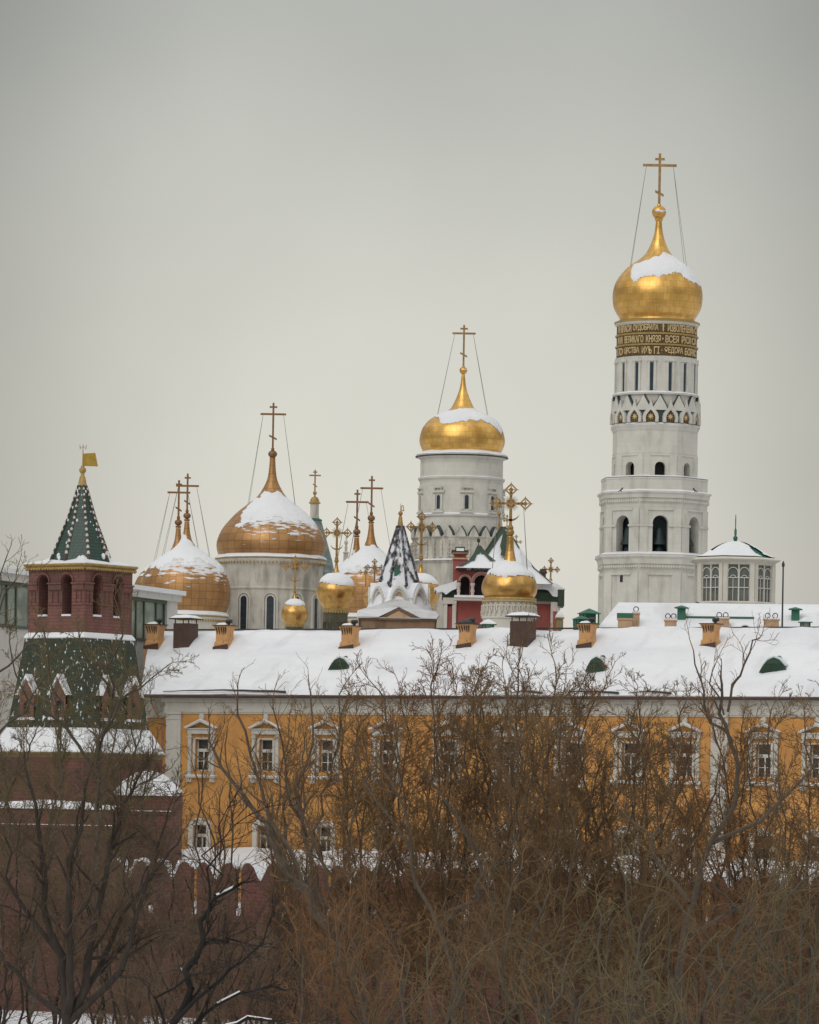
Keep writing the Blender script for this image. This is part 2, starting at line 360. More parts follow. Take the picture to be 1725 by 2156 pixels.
def plain_cross(tw, top, arm, arm_hw, small, small_hw, slant, slant_hw, bottom, m, parent, t=2.2, sl=4.5, yaw=0):
    """eight-pointed cross; heights in pixels"""
    s = tw.s; M = RZ(yaw); b = MB(); h = t*s; d = h*.7
    b.box(-h, h, -d, d, tw.z(bottom), tw.z(top), M)
    b.box(-arm_hw*s, arm_hw*s, -d*1.1, d*1.1, tw.z(arm)-h, tw.z(arm)+h, M)
    b.box(-small_hw*s, small_hw*s, -d*1.1, d*1.1, tw.z(small)-h*.9, tw.z(small)+h*.9, M)
    z = tw.z(slant)
    b.prism([(-slant_hw*s, z+sl*s-h), (slant_hw*s, z-sl*s-h), (slant_hw*s, z-sl*s+h), (-slant_hw*s, z+sl*s+h)], -d*1.1, d*1.1, M)
    return b.build('cross', m, parent)
def wires(tw, arm, arm_hw, foot_y, foot_r, parent, top_f=.8):
    for sx in (-1, 1):
        for a in (.0, 1.0):
            ang = sx*R(62 if a else 118)
            b = MB(); s = tw.s
            b.tube([(sx*arm_hw*top_f*s, 0, tw.z(arm)), (foot_r*s*math.sin(ang), -foot_r*s*math.cos(ang), tw.z(foot_y))], .022, .022, 4)
            b.build('guy_wire', wirem, parent)
def ornate_cross(tw, cy, hw, bottom, m, parent, top=None, yaw=0, crescent=True):
    """openwork cross with lozenge ends, rays and a crescent; returns mesh object"""
    s = tw.s; b = MB(); M = RZ(yaw); u = hw*1.06*s
    z0 = tw.z(cy); th = u*.035
    topz = z0 + (tw.z(top)-z0 if top is not None else u)
    b.box(-u*.075, u*.075, -th, th, tw.z(bottom), topz-u*.35, M)
    b.box(-u*.68, u*.68, -th, th, z0-u*.065, z0+u*.065, M)
    def loz(cx, cz, k):
        def ring(cx, cz, k, w):
            P = [(cx-k, cz), (cx-k*.33, cz+k*.33), (cx, cz+k), (cx+k*.33, cz+k*.33), (cx+k, cz), (cx+k*.33, cz-k*.33), (cx, cz-k), (cx-k*.33, cz-k*.33)]
            b.band(P, [(cx+(x-cx)*w, cz+(z-cz)*w) for x, z in P], -th, th, M, True)
        P4 = [(cx-k*1.0, cz), (cx, cz+k*1.0), (cx+k*1.0, cz), (cx, cz-k*1.0)]
        b.band(P4, [(cx+(x-cx)*.70, cz+(z-cz)*.70) for x, z in P4], -th*.8, th*.8, M, True)
        for dx, dz in ((1, 0), (-1, 0), (0, 1), (0, -1)):
            b.prism([(cx+dx*k*.9-dz*k*.08, cz+dz*k*.9+dx*k*.08), (cx+dx*k*1.25, cz+dz*k*1.25), (cx+dx*k*.9+dz*k*.08, cz+dz*k*.9-dx*k*.08)], -th, th, M)
            b.prism([(cx+dx*k*.5+sx*k*.13, cz+dz*k*.5+sz*k*.13) for sx, sz in ((-1, 0), (0, 1), (1, 0), (0, -1))], -th, th, M)
        b.prism([(cx-k*.4, cz), (cx, cz+k*.4), (cx+k*.4, cz), (cx, cz-k*.4)], -th*1.6, th*1.6, M)
    k = u*.33
    loz(-u*.72, z0, k); loz(u*.72, z0, k); loz(0, topz-u*.28, k)
    b.prism([(u*.14*math.cos(R(a)), z0+u*.14*math.sin(R(a))) for a in range(0, 360, 45)], -th*2, th*2, M)
    for a in list(range(25, 70, 10)):
        for q in (0, 90, 180, 270):
            c, d = math.cos(R(a+q)), math.sin(R(a+q)); rr = u*(.42 if a % 20 else .34)
            b.tube([M @ Vector((c*u*.1, 0, z0+d*u*.1)), M @ Vector((c*rr, 0, z0+d*rr))], u*.02, u*.006, 4)
    if crescent:
        zc = (z0 + tw.z(bottom))/2 - u*.08
        o_ = []; i_ = []
        for k_ in range(13):
            a = R(190 + 160*k_/12)
            f = math.sin(math.pi*k_/12)
            o_.append((math.cos(a)*u*.44, zc+u*.25+math.sin(a)*u*.44)); i_.append((math.cos(a)*u*(.44-.11*f), zc+u*.25+math.sin(a)*u*(.44-.11*f)))
        b.band(o_, i_, -th, th, M)
    return b.build('cross', m, parent)

def arch_pts(cx, hw, z1, n=10, pointed=0):
    """half-circle (or pointed) head springing at z1, left to right"""
    if not pointed: return [(cx - hw*math.cos(math.pi*i/n), z1 + hw*math.sin(math.pi*i/n)) for i in range(n+1)]
    out = []
    for i in range(n+1):
        t = -1 + 2*i/n
        out.append((cx + hw*t, z1 + pointed*(1-abs(t)**1.7)**(.75)))
    return out
def wall_with_arch(b, M, x0, x1, z0, z1, cx, hw, az0, az1, th=.6, n=12):
    """front face of a wall at y=0 with a round-headed opening and its reveals (y inwards)"""
    A = arch_pts(cx, hw, az1, n)
    f = []
    v = [(x0, 0, z0), (cx-hw, 0, z0), (cx-hw, 0, az0), (x0, 0, az0)]
    def quad(a, b_, c, d): b.add([a, b_, c, d], [(0, 1, 2, 3)], M)
    quad((x0, 0, z0), (x1, 0, z0), (x1, 0, az0), (x0, 0, az0))
    quad((x0, 0, az0), (cx-hw, 0, az0), (cx-hw, 0, az1), (x0, 0, az1))
    quad((cx+hw, 0, az0), (x1, 0, az0), (x1, 0, az1), (cx+hw, 0, az1))
    quad((x0, 0, az1), (cx-hw, 0, az1), (cx-hw, 0, z1), (x0, 0, z1))
    quad((cx+hw, 0, az1), (x1, 0, az1), (x1, 0, z1), (cx+hw, 0, z1))
    for (xa, za), (xb, zb) in zip(A, A[1:]):
        quad((xa, 0, za), (xb, 0, zb), (xb, 0, z1), (xa, 0, z1))
        quad((xa, 0, za), (xa, th, za), (xb, th, zb), (xb, 0, zb))
    quad((cx-hw, 0, az0), (cx-hw, th, az0), (cx-hw, th, az1), (cx-hw, 0, az1))
    quad((cx+hw, 0, az0), (cx+hw, 0, az1), (cx+hw, th, az1), (cx+hw, th, az0))
    quad((cx-hw, 0, az0), (cx+hw, 0, az0), (cx+hw, th, az0), (cx-hw, th, az0))
def side_frames(ap, n, phase):
    """matrices of the n faces of a polygon tower with apothem ap; x along, -y outwards"""
    return [RZ(2*math.pi*k/n + phase) @ T(0, -ap, 0) for k in range(n)]
def ring_snow(tw, r_in, r_out, y, parent, seed, h=.18, n=64, phase=0, droop=.1):
    b = MB(); z = tw.z(y); s = tw.s
    prof = [(r_in*s, z+h*2.2), ((r_in*.4+r_out*.6)*s, z+h*1.25), (r_out*s-.05, z+h*.7), (r_out*s+.04, z+h*.15), (r_out*s, z-.02), (r_in*s, z-.02)]
    b.lathe(prof, n, phase=phase, cap=False)
    v = []
    for (x, y_, z_) in b.v:
        k = noise.noise(Vector((x*.6, y_*.6, seed)))*h*.55
        v.append((x, y_, z_ + (k if z_ > z+.01 else 0)))
    b.v = v
    return b.build('ledge_snow', snow, parent, n > 12, 60)

# ================================================================= SETTING: terrain
THB = math.atan2(17.0*KD, 47.0)
BWALL = -56.0                     # the brick wall runs this far in front of the facade
#      # heading of the yellow building and the brick wall
PB = at(349, 1640, 228)
ub = (math.cos(THB), -math.sin(THB)); nb = (math.sin(THB), math.cos(THB))   # along, inwards
def bcoord(x, y):
    dx, dy = x-PB.x, y-PB.y
    return dx*ub[0]+dy*ub[1], dx*nb[0]+dy*nb[1]
def ground_z(x, y):
    a, b = bcoord(x, y)
    if b < -110: base = 0.0
    elif b < BWALL-2: base = 2.6*((b+110)/(BWALL+108))**1.5
    elif b < BWALL+.9: base = 2.6
    else: base = 8.3
    if b > 12: base = 8.3 + min(2.7, (b-12)*.1)
    if b < BWALL-3 and y > 100: base += .5*noise.noise(Vector((x*.08, y*.08, 3)))
    return base
def terrain():
    b = MB()
    xs = [-1500, -600, -300, -160] + list(range(-110, 111, 5)) + [160, 300, 600, 1500]
    bs = [-1200, -600, -400, -300, -200, -150, -120] + list(range(-110, -60, 4)) + [-58, -56.5, -55.3, -54.7] + [-50, -40, -30, -20, -14, -8, -4, 0, 6, 12, 18, 26, 36, 60, 120, 250, 600, 2500]
    for bb in bs:
        for x in xs:
            wx = PB.x + x*ub[0] + bb*nb[0]; wy = PB.y + x*ub[1] + bb*nb[1]
            b.v.append((wx, wy, ground_z(wx, wy)))
    n = len(xs)
    for i in range(len(bs)-1):
        for j in range(n-1): b.f.append((i*n+j, i*n+j+1, (i+1)*n+j+1, (i+1)*n+j))
    gm = mat('trodden_snow', (.70, .71, .73), (.30, .27, .24), .06, .85, bump=.2, bscale=.6, lo=.5, hi=.72)
    o = b.build('snowy_ground', gm, None, True, 60); tag(o, kind='structure')
terrain()

# ================================================================= BELL TOWER (the tall one)
tw = Tower(1380, 900, 350)
bt = thing('bell_tower', tw.loc, 0, 'tallest white bell tower with large gold onion dome and gilded inscription bands', 'bell tower')
PH8 = R(4.7); O8 = math.pi/8 + PH8
s = tw.s; k8 = 1/math.cos(math.pi/8); q8 = .972
D = [(6, 465), (9, 491), (16, 514), (26, 533), (40, 547), (61.5, 562), (75, 576), (87, 593), (93, 610), (94.8, 627), (92.5, 647), (86, 661), (79, 673), (80, 679)]
P = smoothprof(tw.prof(D)); b = MB(); b.lathe(P, 72)
dome = b.build('onion_dome', gold, bt, True, 180)
snow_cap(P, [(-180, 560), (-60, 560), (-30, 555), (0, 545), (20, 520), (50, 535), (90, 550), (180, 560)], [(-180, 575), (-100, 560), (-62, 556), (-50, 580), (-35, 600), (0, 594), (30, 590), (60, 598), (90, 612), (130, 600), (180, 575)], tw.z, dome, 1, .10, .9, 220, 110)
b = MB(); b.ball((0, 0, tw.z(447)), 15*s, 20); b.lathe(tw.prof([(4, 430), (5, 436), (9, 460), (7, 466)]), 16); b.build('orb', gold, dome, True)
plain_cross(tw, 323, 348, 35.5, 335, 10, 407, 9, 440, gold_x, dome, 2.6)
wires(tw, 350, 35.5, 565, 66, dome)
# upper round drum with inscription
tw.zc -= 8*s
b = MB(); b.lathe(tw.prof([(80, 671), (89.5, 675), (88, 679), (84, 683), (84, 749), (85.2, 749.2), (85.2, 752), (86, 824), (91, 826), (91, 829), (85, 831), (86, 893)]), 96)
drum = b.build('drum', stone, bt, True, 30)
b = MB()
for y in (702.5, 725.5):
    b.lathe(tw.prof([(85.5, y-2.4), (87.6, y-1.2), (87.6, y+1.2), (85.5, y+2.4)]), 96, cap=False)
b.lathe(tw.prof([(82, 669.5), (90.2, 673), (90.2, 675.5), (86, 679), (84, 681)]), 96, cap=False)
b.build('gilt_moulding', goldtrim, bt, True, 60)
b = MB(); b.lathe(tw.prof([(84.6, 679), (84.6, 749)]), 96, cap=False); sheet = b.build('inscription_band', banner, bt, True)
ROWS = [(683.2, 698.6), (706.2, 721.8), (730.0, 745.6)]
WORDS = [
 [('И', -72, -67), ('ВЛАСИ', -63.3, -41.6), ('ОУДОБРИЛА', -38.6, -1), ('+', 3, 8.4), ('ИЗВОЛЕНІЕМЪ', 12.2, 59.9), ('СТ', 63, 76)],
 [('И', -73, -68), ('И', -64.5, -60), ('ВЕЛИКАГО', -54.4, -22), ('КНЯЗЯ', -18.3, 2.5), ('*', 4, 6.6), ('ВСЕЯ', 9, 29.2), ('РУСИ', 34.2, 52.9), ('СА', 55.6, 71)],
 [('ГО', -75, -58.5), ('ЦРСТВА', -55, -28), ('ИХЪ', -24, -10), ('ГІ', -6.8, 1), ('*', 3.4, 5), ('ѲЕДОРА', 8, 36.6), ('БОРИС', 40.5, 69)]]
dg = bpy.context.evaluated_depsgraph_get()
def text_mesh(t):
    cu = bpy.data.curves.new('t', 'FONT'); cu.body = t; cu.size = 1; cu.resolution_u = 2; cu.offset = .018; cu.space_character = .93
    o = bpy.data.objects.new('t', cu); C.objects.link(o)
    dg.update(); me = bpy.data.meshes.new_from_object(o.evaluated_get(bpy.context.evaluated_depsgraph_get()))
    vs = [tuple(v.co) for v in me.vertices]; fs = [tuple(p.vertices) for p in me.polygons]
    bpy.data.objects.remove(o); bpy.data.curves.remove(cu); bpy.data.meshes.remove(me)
    return vs, fs
for (yt, yb), words in zip(ROWS, WORDS):
    b = MB(); zt, zb = tw.z(yt), tw.z(yb); rr = 84.6*s
    for wd, a0, a1 in words:
        if wd in '+*':
            ac = (a0+a1)/2; hw = (a1-a0)/2*rr*math.pi/180; zm = (zt+zb)/2; M = RZ(R(ac)) @ T(0, -rr-.07, 0)
            if wd == '+':
                h2 = (zt-zb)/2
                b.box(-.06, .06, -.05, .05, zb, zt+.05, M); b.box(-hw, hw, -.055, .045, zm+h2*.38, zm+h2*.52, M); b.box(-hw*.4, hw*.4, -.055, .045, zm+h2*.78, zm+h2*.9, M); b.prism([(-hw*.45, zm-h2*.38), (hw*.45, zm-h2*.6), (hw*.45, zm-h2*.48), (-hw*.45, zm-h2*.26)], -.055, .045, M)
            else: b.prism([(-hw, zm), (0, zm+hw*1.3), (hw, zm), (0, zm-hw*1.3)], -.05, .05, M)
            continue
        vs, fs = text_mesh(wd)
        if not vs: continue
        x0 = min(v[0] for v in vs); x1 = max(v[0] for v in vs); y0 = min(v[1] for v in vs); y1 = max(v[1] for v in vs)
        nv = []; 
        for dpt in (.11, 0.0):
            for x, y, z in vs:
                a = R(a0 + (a1-a0)*(x-x0)/(x1-x0)); r_ = rr + dpt
                nv.append((r_*math.sin(a), -r_*math.cos(a), zb + (zt-zb)*(y-y0)/(y1-y0)))
        b.add(nv[:len(vs)], fs)
        ed = {}
        for f in fs:
            for i in range(len(f)):
                e = (f[i], f[(i+1) % len(f)]); ed[e] = 1
        o = len(b.v) - len(vs); o2 = len(b.v)
        b.v += nv[len(vs):]
        for (i, j) in ed:
            if (j, i) not in ed: b.f.append((o+i, o+j, o2+j, o2+i))
    b.build('lettering', letter, sheet)
outline_m = mat('blue_green_metal', (.03, .05, .055), (.045, .07, .075), 2, .5)  # roof metal, also used for the shadowed outline behind the gables
# slit windows with hoods
for k in range(15):
    a = R(-9.2 + 24*k + (2 if k else 0)); M = RZ(a) @ T(0, -85.6*s, 0)
    b = MB(); z0, z1 = tw.z(822), tw.z(763)
    for sx in (-1, 1): b.box(sx*.36-.12 if sx > 0 else -.48, sx*.36+.12 if sx > 0 else -.24, -.10, .2, z0-.1, z1+.15, M)
    b.prism([(-.6, z1+.15), (.6, z1+.15), (.6, z1+.30), (0, z1+.74), (-.6, z1+.30)], -.16, .2, M); b.box(-.5, .5, -.12, .2, z0-.25, z0-.1, M)
    wn = b.build('window', stone, bt)
    b = MB(); b.box(-.17 if k else -.2, .17, -.02, .1, z0, z1, M); b.build('pane', glassb, wn)
    # second row, pointed gables
    M2 = RZ(a + R(12)) @ T(0, -86.8*s, 0); zz0, zz1 = tw.z(863), tw.z(832)
    b = MB(); b.prism([(-.80, zz0), (.80, zz0), (.70, zz0+.45), (0, zz1), (-.70, zz0+.45)], -.34, .1, M2); pg_ = b.build('pointed_gable', stone, bt)
    b = MB(); b.prism([(-.93, zz0+.02), (.93, zz0+.02), (.84, zz0+.50), (.10, zz1+.14), (-.84, zz0+.50)], -.22, .3, M2); b.build('gable_shadow_outline', outline_m, pg_)  # larger dark gable behind puts a shadowed outline into the shape
    # ogee kokoshnik with gilt rosette
    M3 = RZ(a) @ T(0, -89*s, 0); zb, zt = tw.z(888), tw.z(840)
    H = zt-zb
    half = [(.86, 0), (.90, .22*H), (.80, .38*H), (.54, .52*H), (.27, .66*H), (.11, .84*H), (0, H)]
    outer = [(x, zb+z) for x, z in half] + [(-x, zb+z) for x, z in half[::-1][1:]]
    inn = [(.52, 0), (.55, .20*H), (.47, .30*H), (.31, .40*H), (.16, .47*H), (.06, .51*H), (0, .54*H)]
    inner = [(x, zb+z) for x, z in inn] + [(-x, zb+z) for x, z in inn[::-1][1:]]
    b = MB(); b.band(outer, inner, -.30, .3, M3); ko = b.build('ogee_gable', stone, bt)
    b = MB(); b.prism(inner, -.06, .2, M3); b.build('recess', banner, ko)
    b = MB()
    for q in range(8):
        c, d = math.cos(q*math.pi/4), math.sin(q*math.pi/4); zc = zb+.24*H
        b.prism([(c*.1-d*.07, zc+d*.1+c*.07), (c*.42, zc+d*.42), (c*.1+d*.07, zc+d*.1-c*.07)], -.16, .0, M3)
    b.prism([(.14*math.cos(q), zb+.24*H+.14*math.sin(q)) for q in [i*math.pi/4 for i in range(8)]], -.19, .0, M3); b.build('rosette', letter, ko)
b = MB(); b.lathe(tw.prof([(86, 861), (88.8, 864), (88.8, 890)]), 60, cap=False)
for k in range(15):   # little barrel roofs behind the gables, dark metal
    M3 = RZ(R(-9.2+24*k+12)) @ T(0, -88.6*s, 0); b.box(-.34, .34, -.05, .6, tw.z(880), tw.z(846), M3)
b.build('gable_roof', mat('blue_green_metal', (.02, .05, .055), (.035, .075, .075), 2, .5), bt)
ring_snow(tw, 85, 91, 826, bt, 3, .10)
ring_snow(tw, 86, 91, 892, bt, 4, .14)
# octagonal tiers
tw.zc += 2*s
def octa(lst): return [(r*q8*k8*s, tw.z(y)) for r, y in lst]
b = MB(); b.lathe(octa([(86, 891), (92.5, 892), (92.5, 897), (90.5, 901), (88.6, 906), (87.6, 906.5), (87.6, 951), (88.2, 951.5), (88.2, 953.5), (87.6, 954), (87.6, 958)]), 8, phase=O8)
for M in side_frames(87.6*q8*s, 8, PH8):
    hwf = 87.6*q8*s*math.tan(math.pi/8)
    wall_with_arch(b, M, -hwf, hwf, tw.z(1008), tw.z(958), .0, 11*s, tw.z(1003), tw.z(983), .9)
    for sx in (-1, 1): b.box(sx*hwf*.78-hwf*.2, sx*hwf*.78+hwf*.2, -.08, .05, tw.z(1006), tw.z(957), M)
    b.box(-hwf*.56, hwf*.56, -.10, .05, tw.z(959.5), tw.z(957), M)
b.build('upper_tier', stone, bt)
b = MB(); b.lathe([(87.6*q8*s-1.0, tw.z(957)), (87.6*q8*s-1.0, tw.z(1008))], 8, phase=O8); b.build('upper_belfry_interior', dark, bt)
b = MB(); b.lathe(octa([(86, 1004), (111, 1006), (111, 1009), (109.8, 1010), (109.8, 1034), (118, 1036), (118.5, 1038.5), (115, 1041), (114, 1049), (111.5, 1050), (111.5, 1060), (110, 1061), (110, 1067), (109.5, 1068), (109.5, 1072)]), 8, phase=O8)
for M in side_frames(109.5*q8*s, 8, PH8):
    hwf = 109.5*q8*s*math.tan(math.pi/8)
    wall_with_arch(b, M, -hwf, hwf, tw.z(1172), tw.z(1072), .0, 16.5*s, tw.z(1166), tw.z(1102), 1.2)
    for sx in (-1, 1): b.box(sx*hwf*.80-hwf*.19, sx*hwf*.80+hwf*.19, -.12, .05, tw.z(1168), tw.z(1072), M)
    for sx in (-1, 1): b.box(sx*hwf*.70-hwf*.33 if sx > 0 else -hwf*1.03, hwf*1.03 if sx > 0 else -hwf*.37, -.20, .04, tw.z(1109), tw.z(1105), M)
    b.box(-hwf*.6, hwf*.6, -.16, .05, tw.z(1075), tw.z(1071.5), M)
    for q in range(-7, 8):   # frieze
        b.prism([(q*hwf/7.6-.16, tw.z(1056)), (q*hwf/7.6, tw.z(1051)), (q*hwf/7.6+.16, tw.z(1056)), (q*hwf/7.6, tw.z(1059))], -.16, .0, T(0, -.08) @ M if False else M @ T(0, -.10))
b.build('belfry_tier', stone, bt)
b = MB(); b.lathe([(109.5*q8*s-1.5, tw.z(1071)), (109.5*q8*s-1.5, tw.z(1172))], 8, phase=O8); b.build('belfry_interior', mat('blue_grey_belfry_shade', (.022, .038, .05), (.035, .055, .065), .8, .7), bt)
bell_m = mat('patinated_bell_bronze', (.015, .028, .032), (.03, .045, .048), 2, .5, .4)
for k, M in enumerate(side_frames(109.5*q8*s-1.0, 8, PH8)):
    if k in (0, 1, 7):
        b = MB(); zz = tw.z(1118)
        b.lathe([(.12, zz+.5), (.3, zz+.35), (.42, zz), (.5, zz-.7), (.8, zz-1.4), (.82, zz-1.5)], 20, M)
        b.lathe([(.12, zz-1.3), (.28, zz-1.4), (.5, zz-2.4), (.86, zz-2.9)], 20, M)
        b.build('bell', bell_m, bt, True, 60)
ring_snow(tw, 86*k8, 111*k8*q8, 1004.5, bt, 6, .10, 8, O8)
ring_snow(tw, 104*k8, 118*k8*q8, 1035.5, bt, 7, .12, 8, O8)
tw.zc += 1*s
b = MB(); b.lathe(octa([(109, 1166), (120.5, 1169), (121, 1173), (116, 1178), (114.5, 1188), (112, 1189), (112, 1199), (110.5, 1200)]), 8, phase=O8)
b.lathe(octa([(110.5, 1199), (110.5, 1700)]), 8, phase=O8)
for M in side_frames(110.5*q8*s, 8, PH8):
    hwf = 110.5*q8*s*math.tan(math.pi/8)
    for sx in (-1, 1): b.box(sx*hwf*.77-hwf*.22, sx*hwf*.77+hwf*.22, -.12, .05, tw.z(1500), tw.z(1205), M)
    b.box(-hwf*.6, hwf*.6, -.20, .05, tw.z(1211), tw.z(1206), M)
    for q in range(-7, 8):
        b.prism([(q*hwf/7.6-.16, tw.z(1194)), (q*hwf/7.6, tw.z(1189.5)), (q*hwf/7.6+.16, tw.z(1194)), (q*hwf/7.6, tw.z(1197.5))], -.16, .0, M @ T(0, -.10))
b.build('lower_tier', stone, bt)
ring_snow(tw, 104*k8, 120*k8*q8, 1168, bt, 8, .14, 8, O8)
M = side_frames(110.5*q8*s, 8, PH8)[7]
b = MB(); b.prism([(-.2, tw.z(1226)), (.2, tw.z(1226)), (.2, tw.z(1214)), (0, tw.z(1210)), (-.2, tw.z(1214))], -.03, .1, M); b.build('small_window', dark, bt)
# crows on the ledge
for x, y in ((1372-98, 1018), (1403, 1031)):
    pass
def crow(px, py, Y, label, face=1):
    p = at(px, py, Y); o = thing('crow', p, 0, label, 'bird', 'crows on the tower ledge')
    b = MB(); b.tube([(-.16*face, 0, .16), (-.06*face, 0, .24), (.05*face, 0, .32), (.12*face, 0, .42)], .05, .09, 8); b.ball((.14*face, 0, .47), .075, 10)
    b.tube([(-.12*face, 0, .2), (-.34*face, 0, .06)], .06, .03, 6); b.tube([(0, .03, 0), (0, .03, .25)], .015, .02, 4); b.tube([(.03, -.03, 0), (.02, -.03, .25)], .015, .02, 4)
    b.tube([(.19*face, 0, .47), (.28*face, 0, .45)], .03, .008, 5)
    b.build('body', bird_m, o, True, 180)
    return o
crow(1308, 1036.5, 343.4, 'black crow perched at the left of the bell tower ledge')
crow(1463, 1037.5, 343.9, 'black crow perched near the right corner of the bell tower ledge', -1)

# ================================================================= MIDDLE BELFRY
tw = Tower(973, 950, 365)
be = thing('round_belfry_tower', tw.loc, 0, 'white round tower with broad gold dome, behind the red palace, middle of the skyline', 'tower')
s = tw.s
D = [(3, 787), (6.5, 815), (12, 833), (18, 847), (27, 862), (46, 872), (68, 884), (80, 897), (86, 908), (90, 926), (88.5, 938), (84, 949), (80, 956), (82, 960)]
P = smoothprof(tw.prof(D)); b = MB(); b.lathe(P, 72); dome = b.build('onion_dome', gold, be, True, 180)
snow_cap(P, [(-180, 866), (-60, 868), (0, 864), (180, 866)], [(-180, 882), (-90, 878), (-50, 882), (-35, 897), (-15, 899), (10, 890), (30, 888), (45, 896), (65, 906), (100, 904), (180, 885)], tw.z, dome, 2, .10, .9, 220, 110)
b = MB(); b.ball((0, 0, tw.z(780)), 8.2*s, 16); b.lathe(tw.prof([(2.5, 770), (3, 775), (4, 787), (3, 790)]), 12); b.build('orb', gold, dome, True)
plain_cross(tw, 684, 702, 24.5, 692, 8, 747, 7.5, 776, gold_x, dome, 2.0, 4)
wires(tw, 704, 24.5, 876, 60, dome)
b = MB(); b.lathe(tw.prof([(80, 956), (97.5, 962), (97.5, 964), (90, 968), (87, 970), (87, 976), (86.4, 976.5), (86.4, 978), (87, 978.5), (87, 1007), (91.5, 1009), (91.5, 1012), (88, 1016), (87.4, 1022), (87.9, 1022.5), (88.4, 1030), (89, 1087), (91, 1088), (91, 1091), (87, 1093), (88, 1104), (92, 1134), (93, 1134)]), 96); b.build('drum', stone, be, True, 30)
b = MB(); b.lathe(tw.prof([(90, 1130), (106, 1134), (106, 1137), (104, 1139), (104, 1184), (106.5, 1185), (106.5, 1189), (104, 1190), (104, 1700)]), 8, phase=math.pi/8+R(10)); b.build('lower_body', stone_old, be)
b = MB(); b.lathe(tw.prof([(80, 957.5), (98, 963.2), (98, 964.6), (92, 966.5)]), 96, cap=False); b.build('metal_cornice', iron, be, True, 60)
ring_snow(tw, 80, 96, 960.5, be, 11, .22); ring_snow(tw, 86, 91, 1009, be, 12, .07); ring_snow(tw, 88, 91, 1088, be, 13, .12)
ring_snow(tw, 102, 111, 1185, be, 14, .12, 8, math.pi/8+R(10))
for k in range(9):
    a = R(7 + 40*k); M = RZ(a) @ T(0, -88.7*s, 0); z0, z1 = tw.z(1077), tw.z(1052)
    b = MB()
    for sx in (-1, 1): b.box(sx*.5-.13, sx*.5+.13, -.14, .3, z0-.1, z1+.3, M)
    b.box(-.85, .85, -.22, .3, z1+.5, z1+.75, M); b.box(-.62, .62, -.28, .3, z1+1.05, z1+1.2, M); b.box(-.5, -.4, -.2, .3, z1+.75, z1+1.05, M); b.box(.4, .5, -.2, .3, z1+.75, z1+1.05, M)
    b.box(-.8, .8, -.26, .3, z0-.45, z0-.2, M)
    wn = b.build('window', stone, be)
    b = MB(); b.prism([(-.22, z0), (.22, z0)] + arch_pts(0, .22, z1, 6)[::-1], -.03, .12, M); b.build('pane', glassb, wn)
for k in range(24):   # pointed gables and arcade at the foot
    a = 2*math.pi*k/24; M = RZ(a) @ T(0, -100*s, 0)
    b = MB(); b.prism([(-.60, tw.z(1136)), (.60, tw.z(1136)), (.40, tw.z(1126)), (0, tw.z(1115)), (-.40, tw.z(1126))], -.25, .3, M); pg_ = b.build('pointed_gable', stone_old, be)
    b = MB(); b.prism([(-.60, tw.z(1134)), (.72, tw.z(1134)), (.52, tw.z(1124)), (.08, tw.z(1112)), (-.42, tw.z(1125))], -.14, .5, M); b.build('gable_shadow_outline', outline_m, pg_)  # offset dark backing adds a shadowed outline to each gable
b = MB(); hw8 = 104*s*math.cos(math.pi/8)*math.tan(math.pi/8)
for M in side_frames(104*s*math.cos(math.pi/8), 8, R(10)):
    for q in range(-2, 3):
        x = q*hw8/2.1; b.box(x-.14, x+.14, -.2, .05, tw.z(1178), tw.z(1144), M)
        for yy in (1150, 1160, 1170): b.box(x-.2, x+.2, -.25, .04, tw.z(yy+1.5), tw.z(yy-1.5), M)
b.build('arcade', stone_old, be)

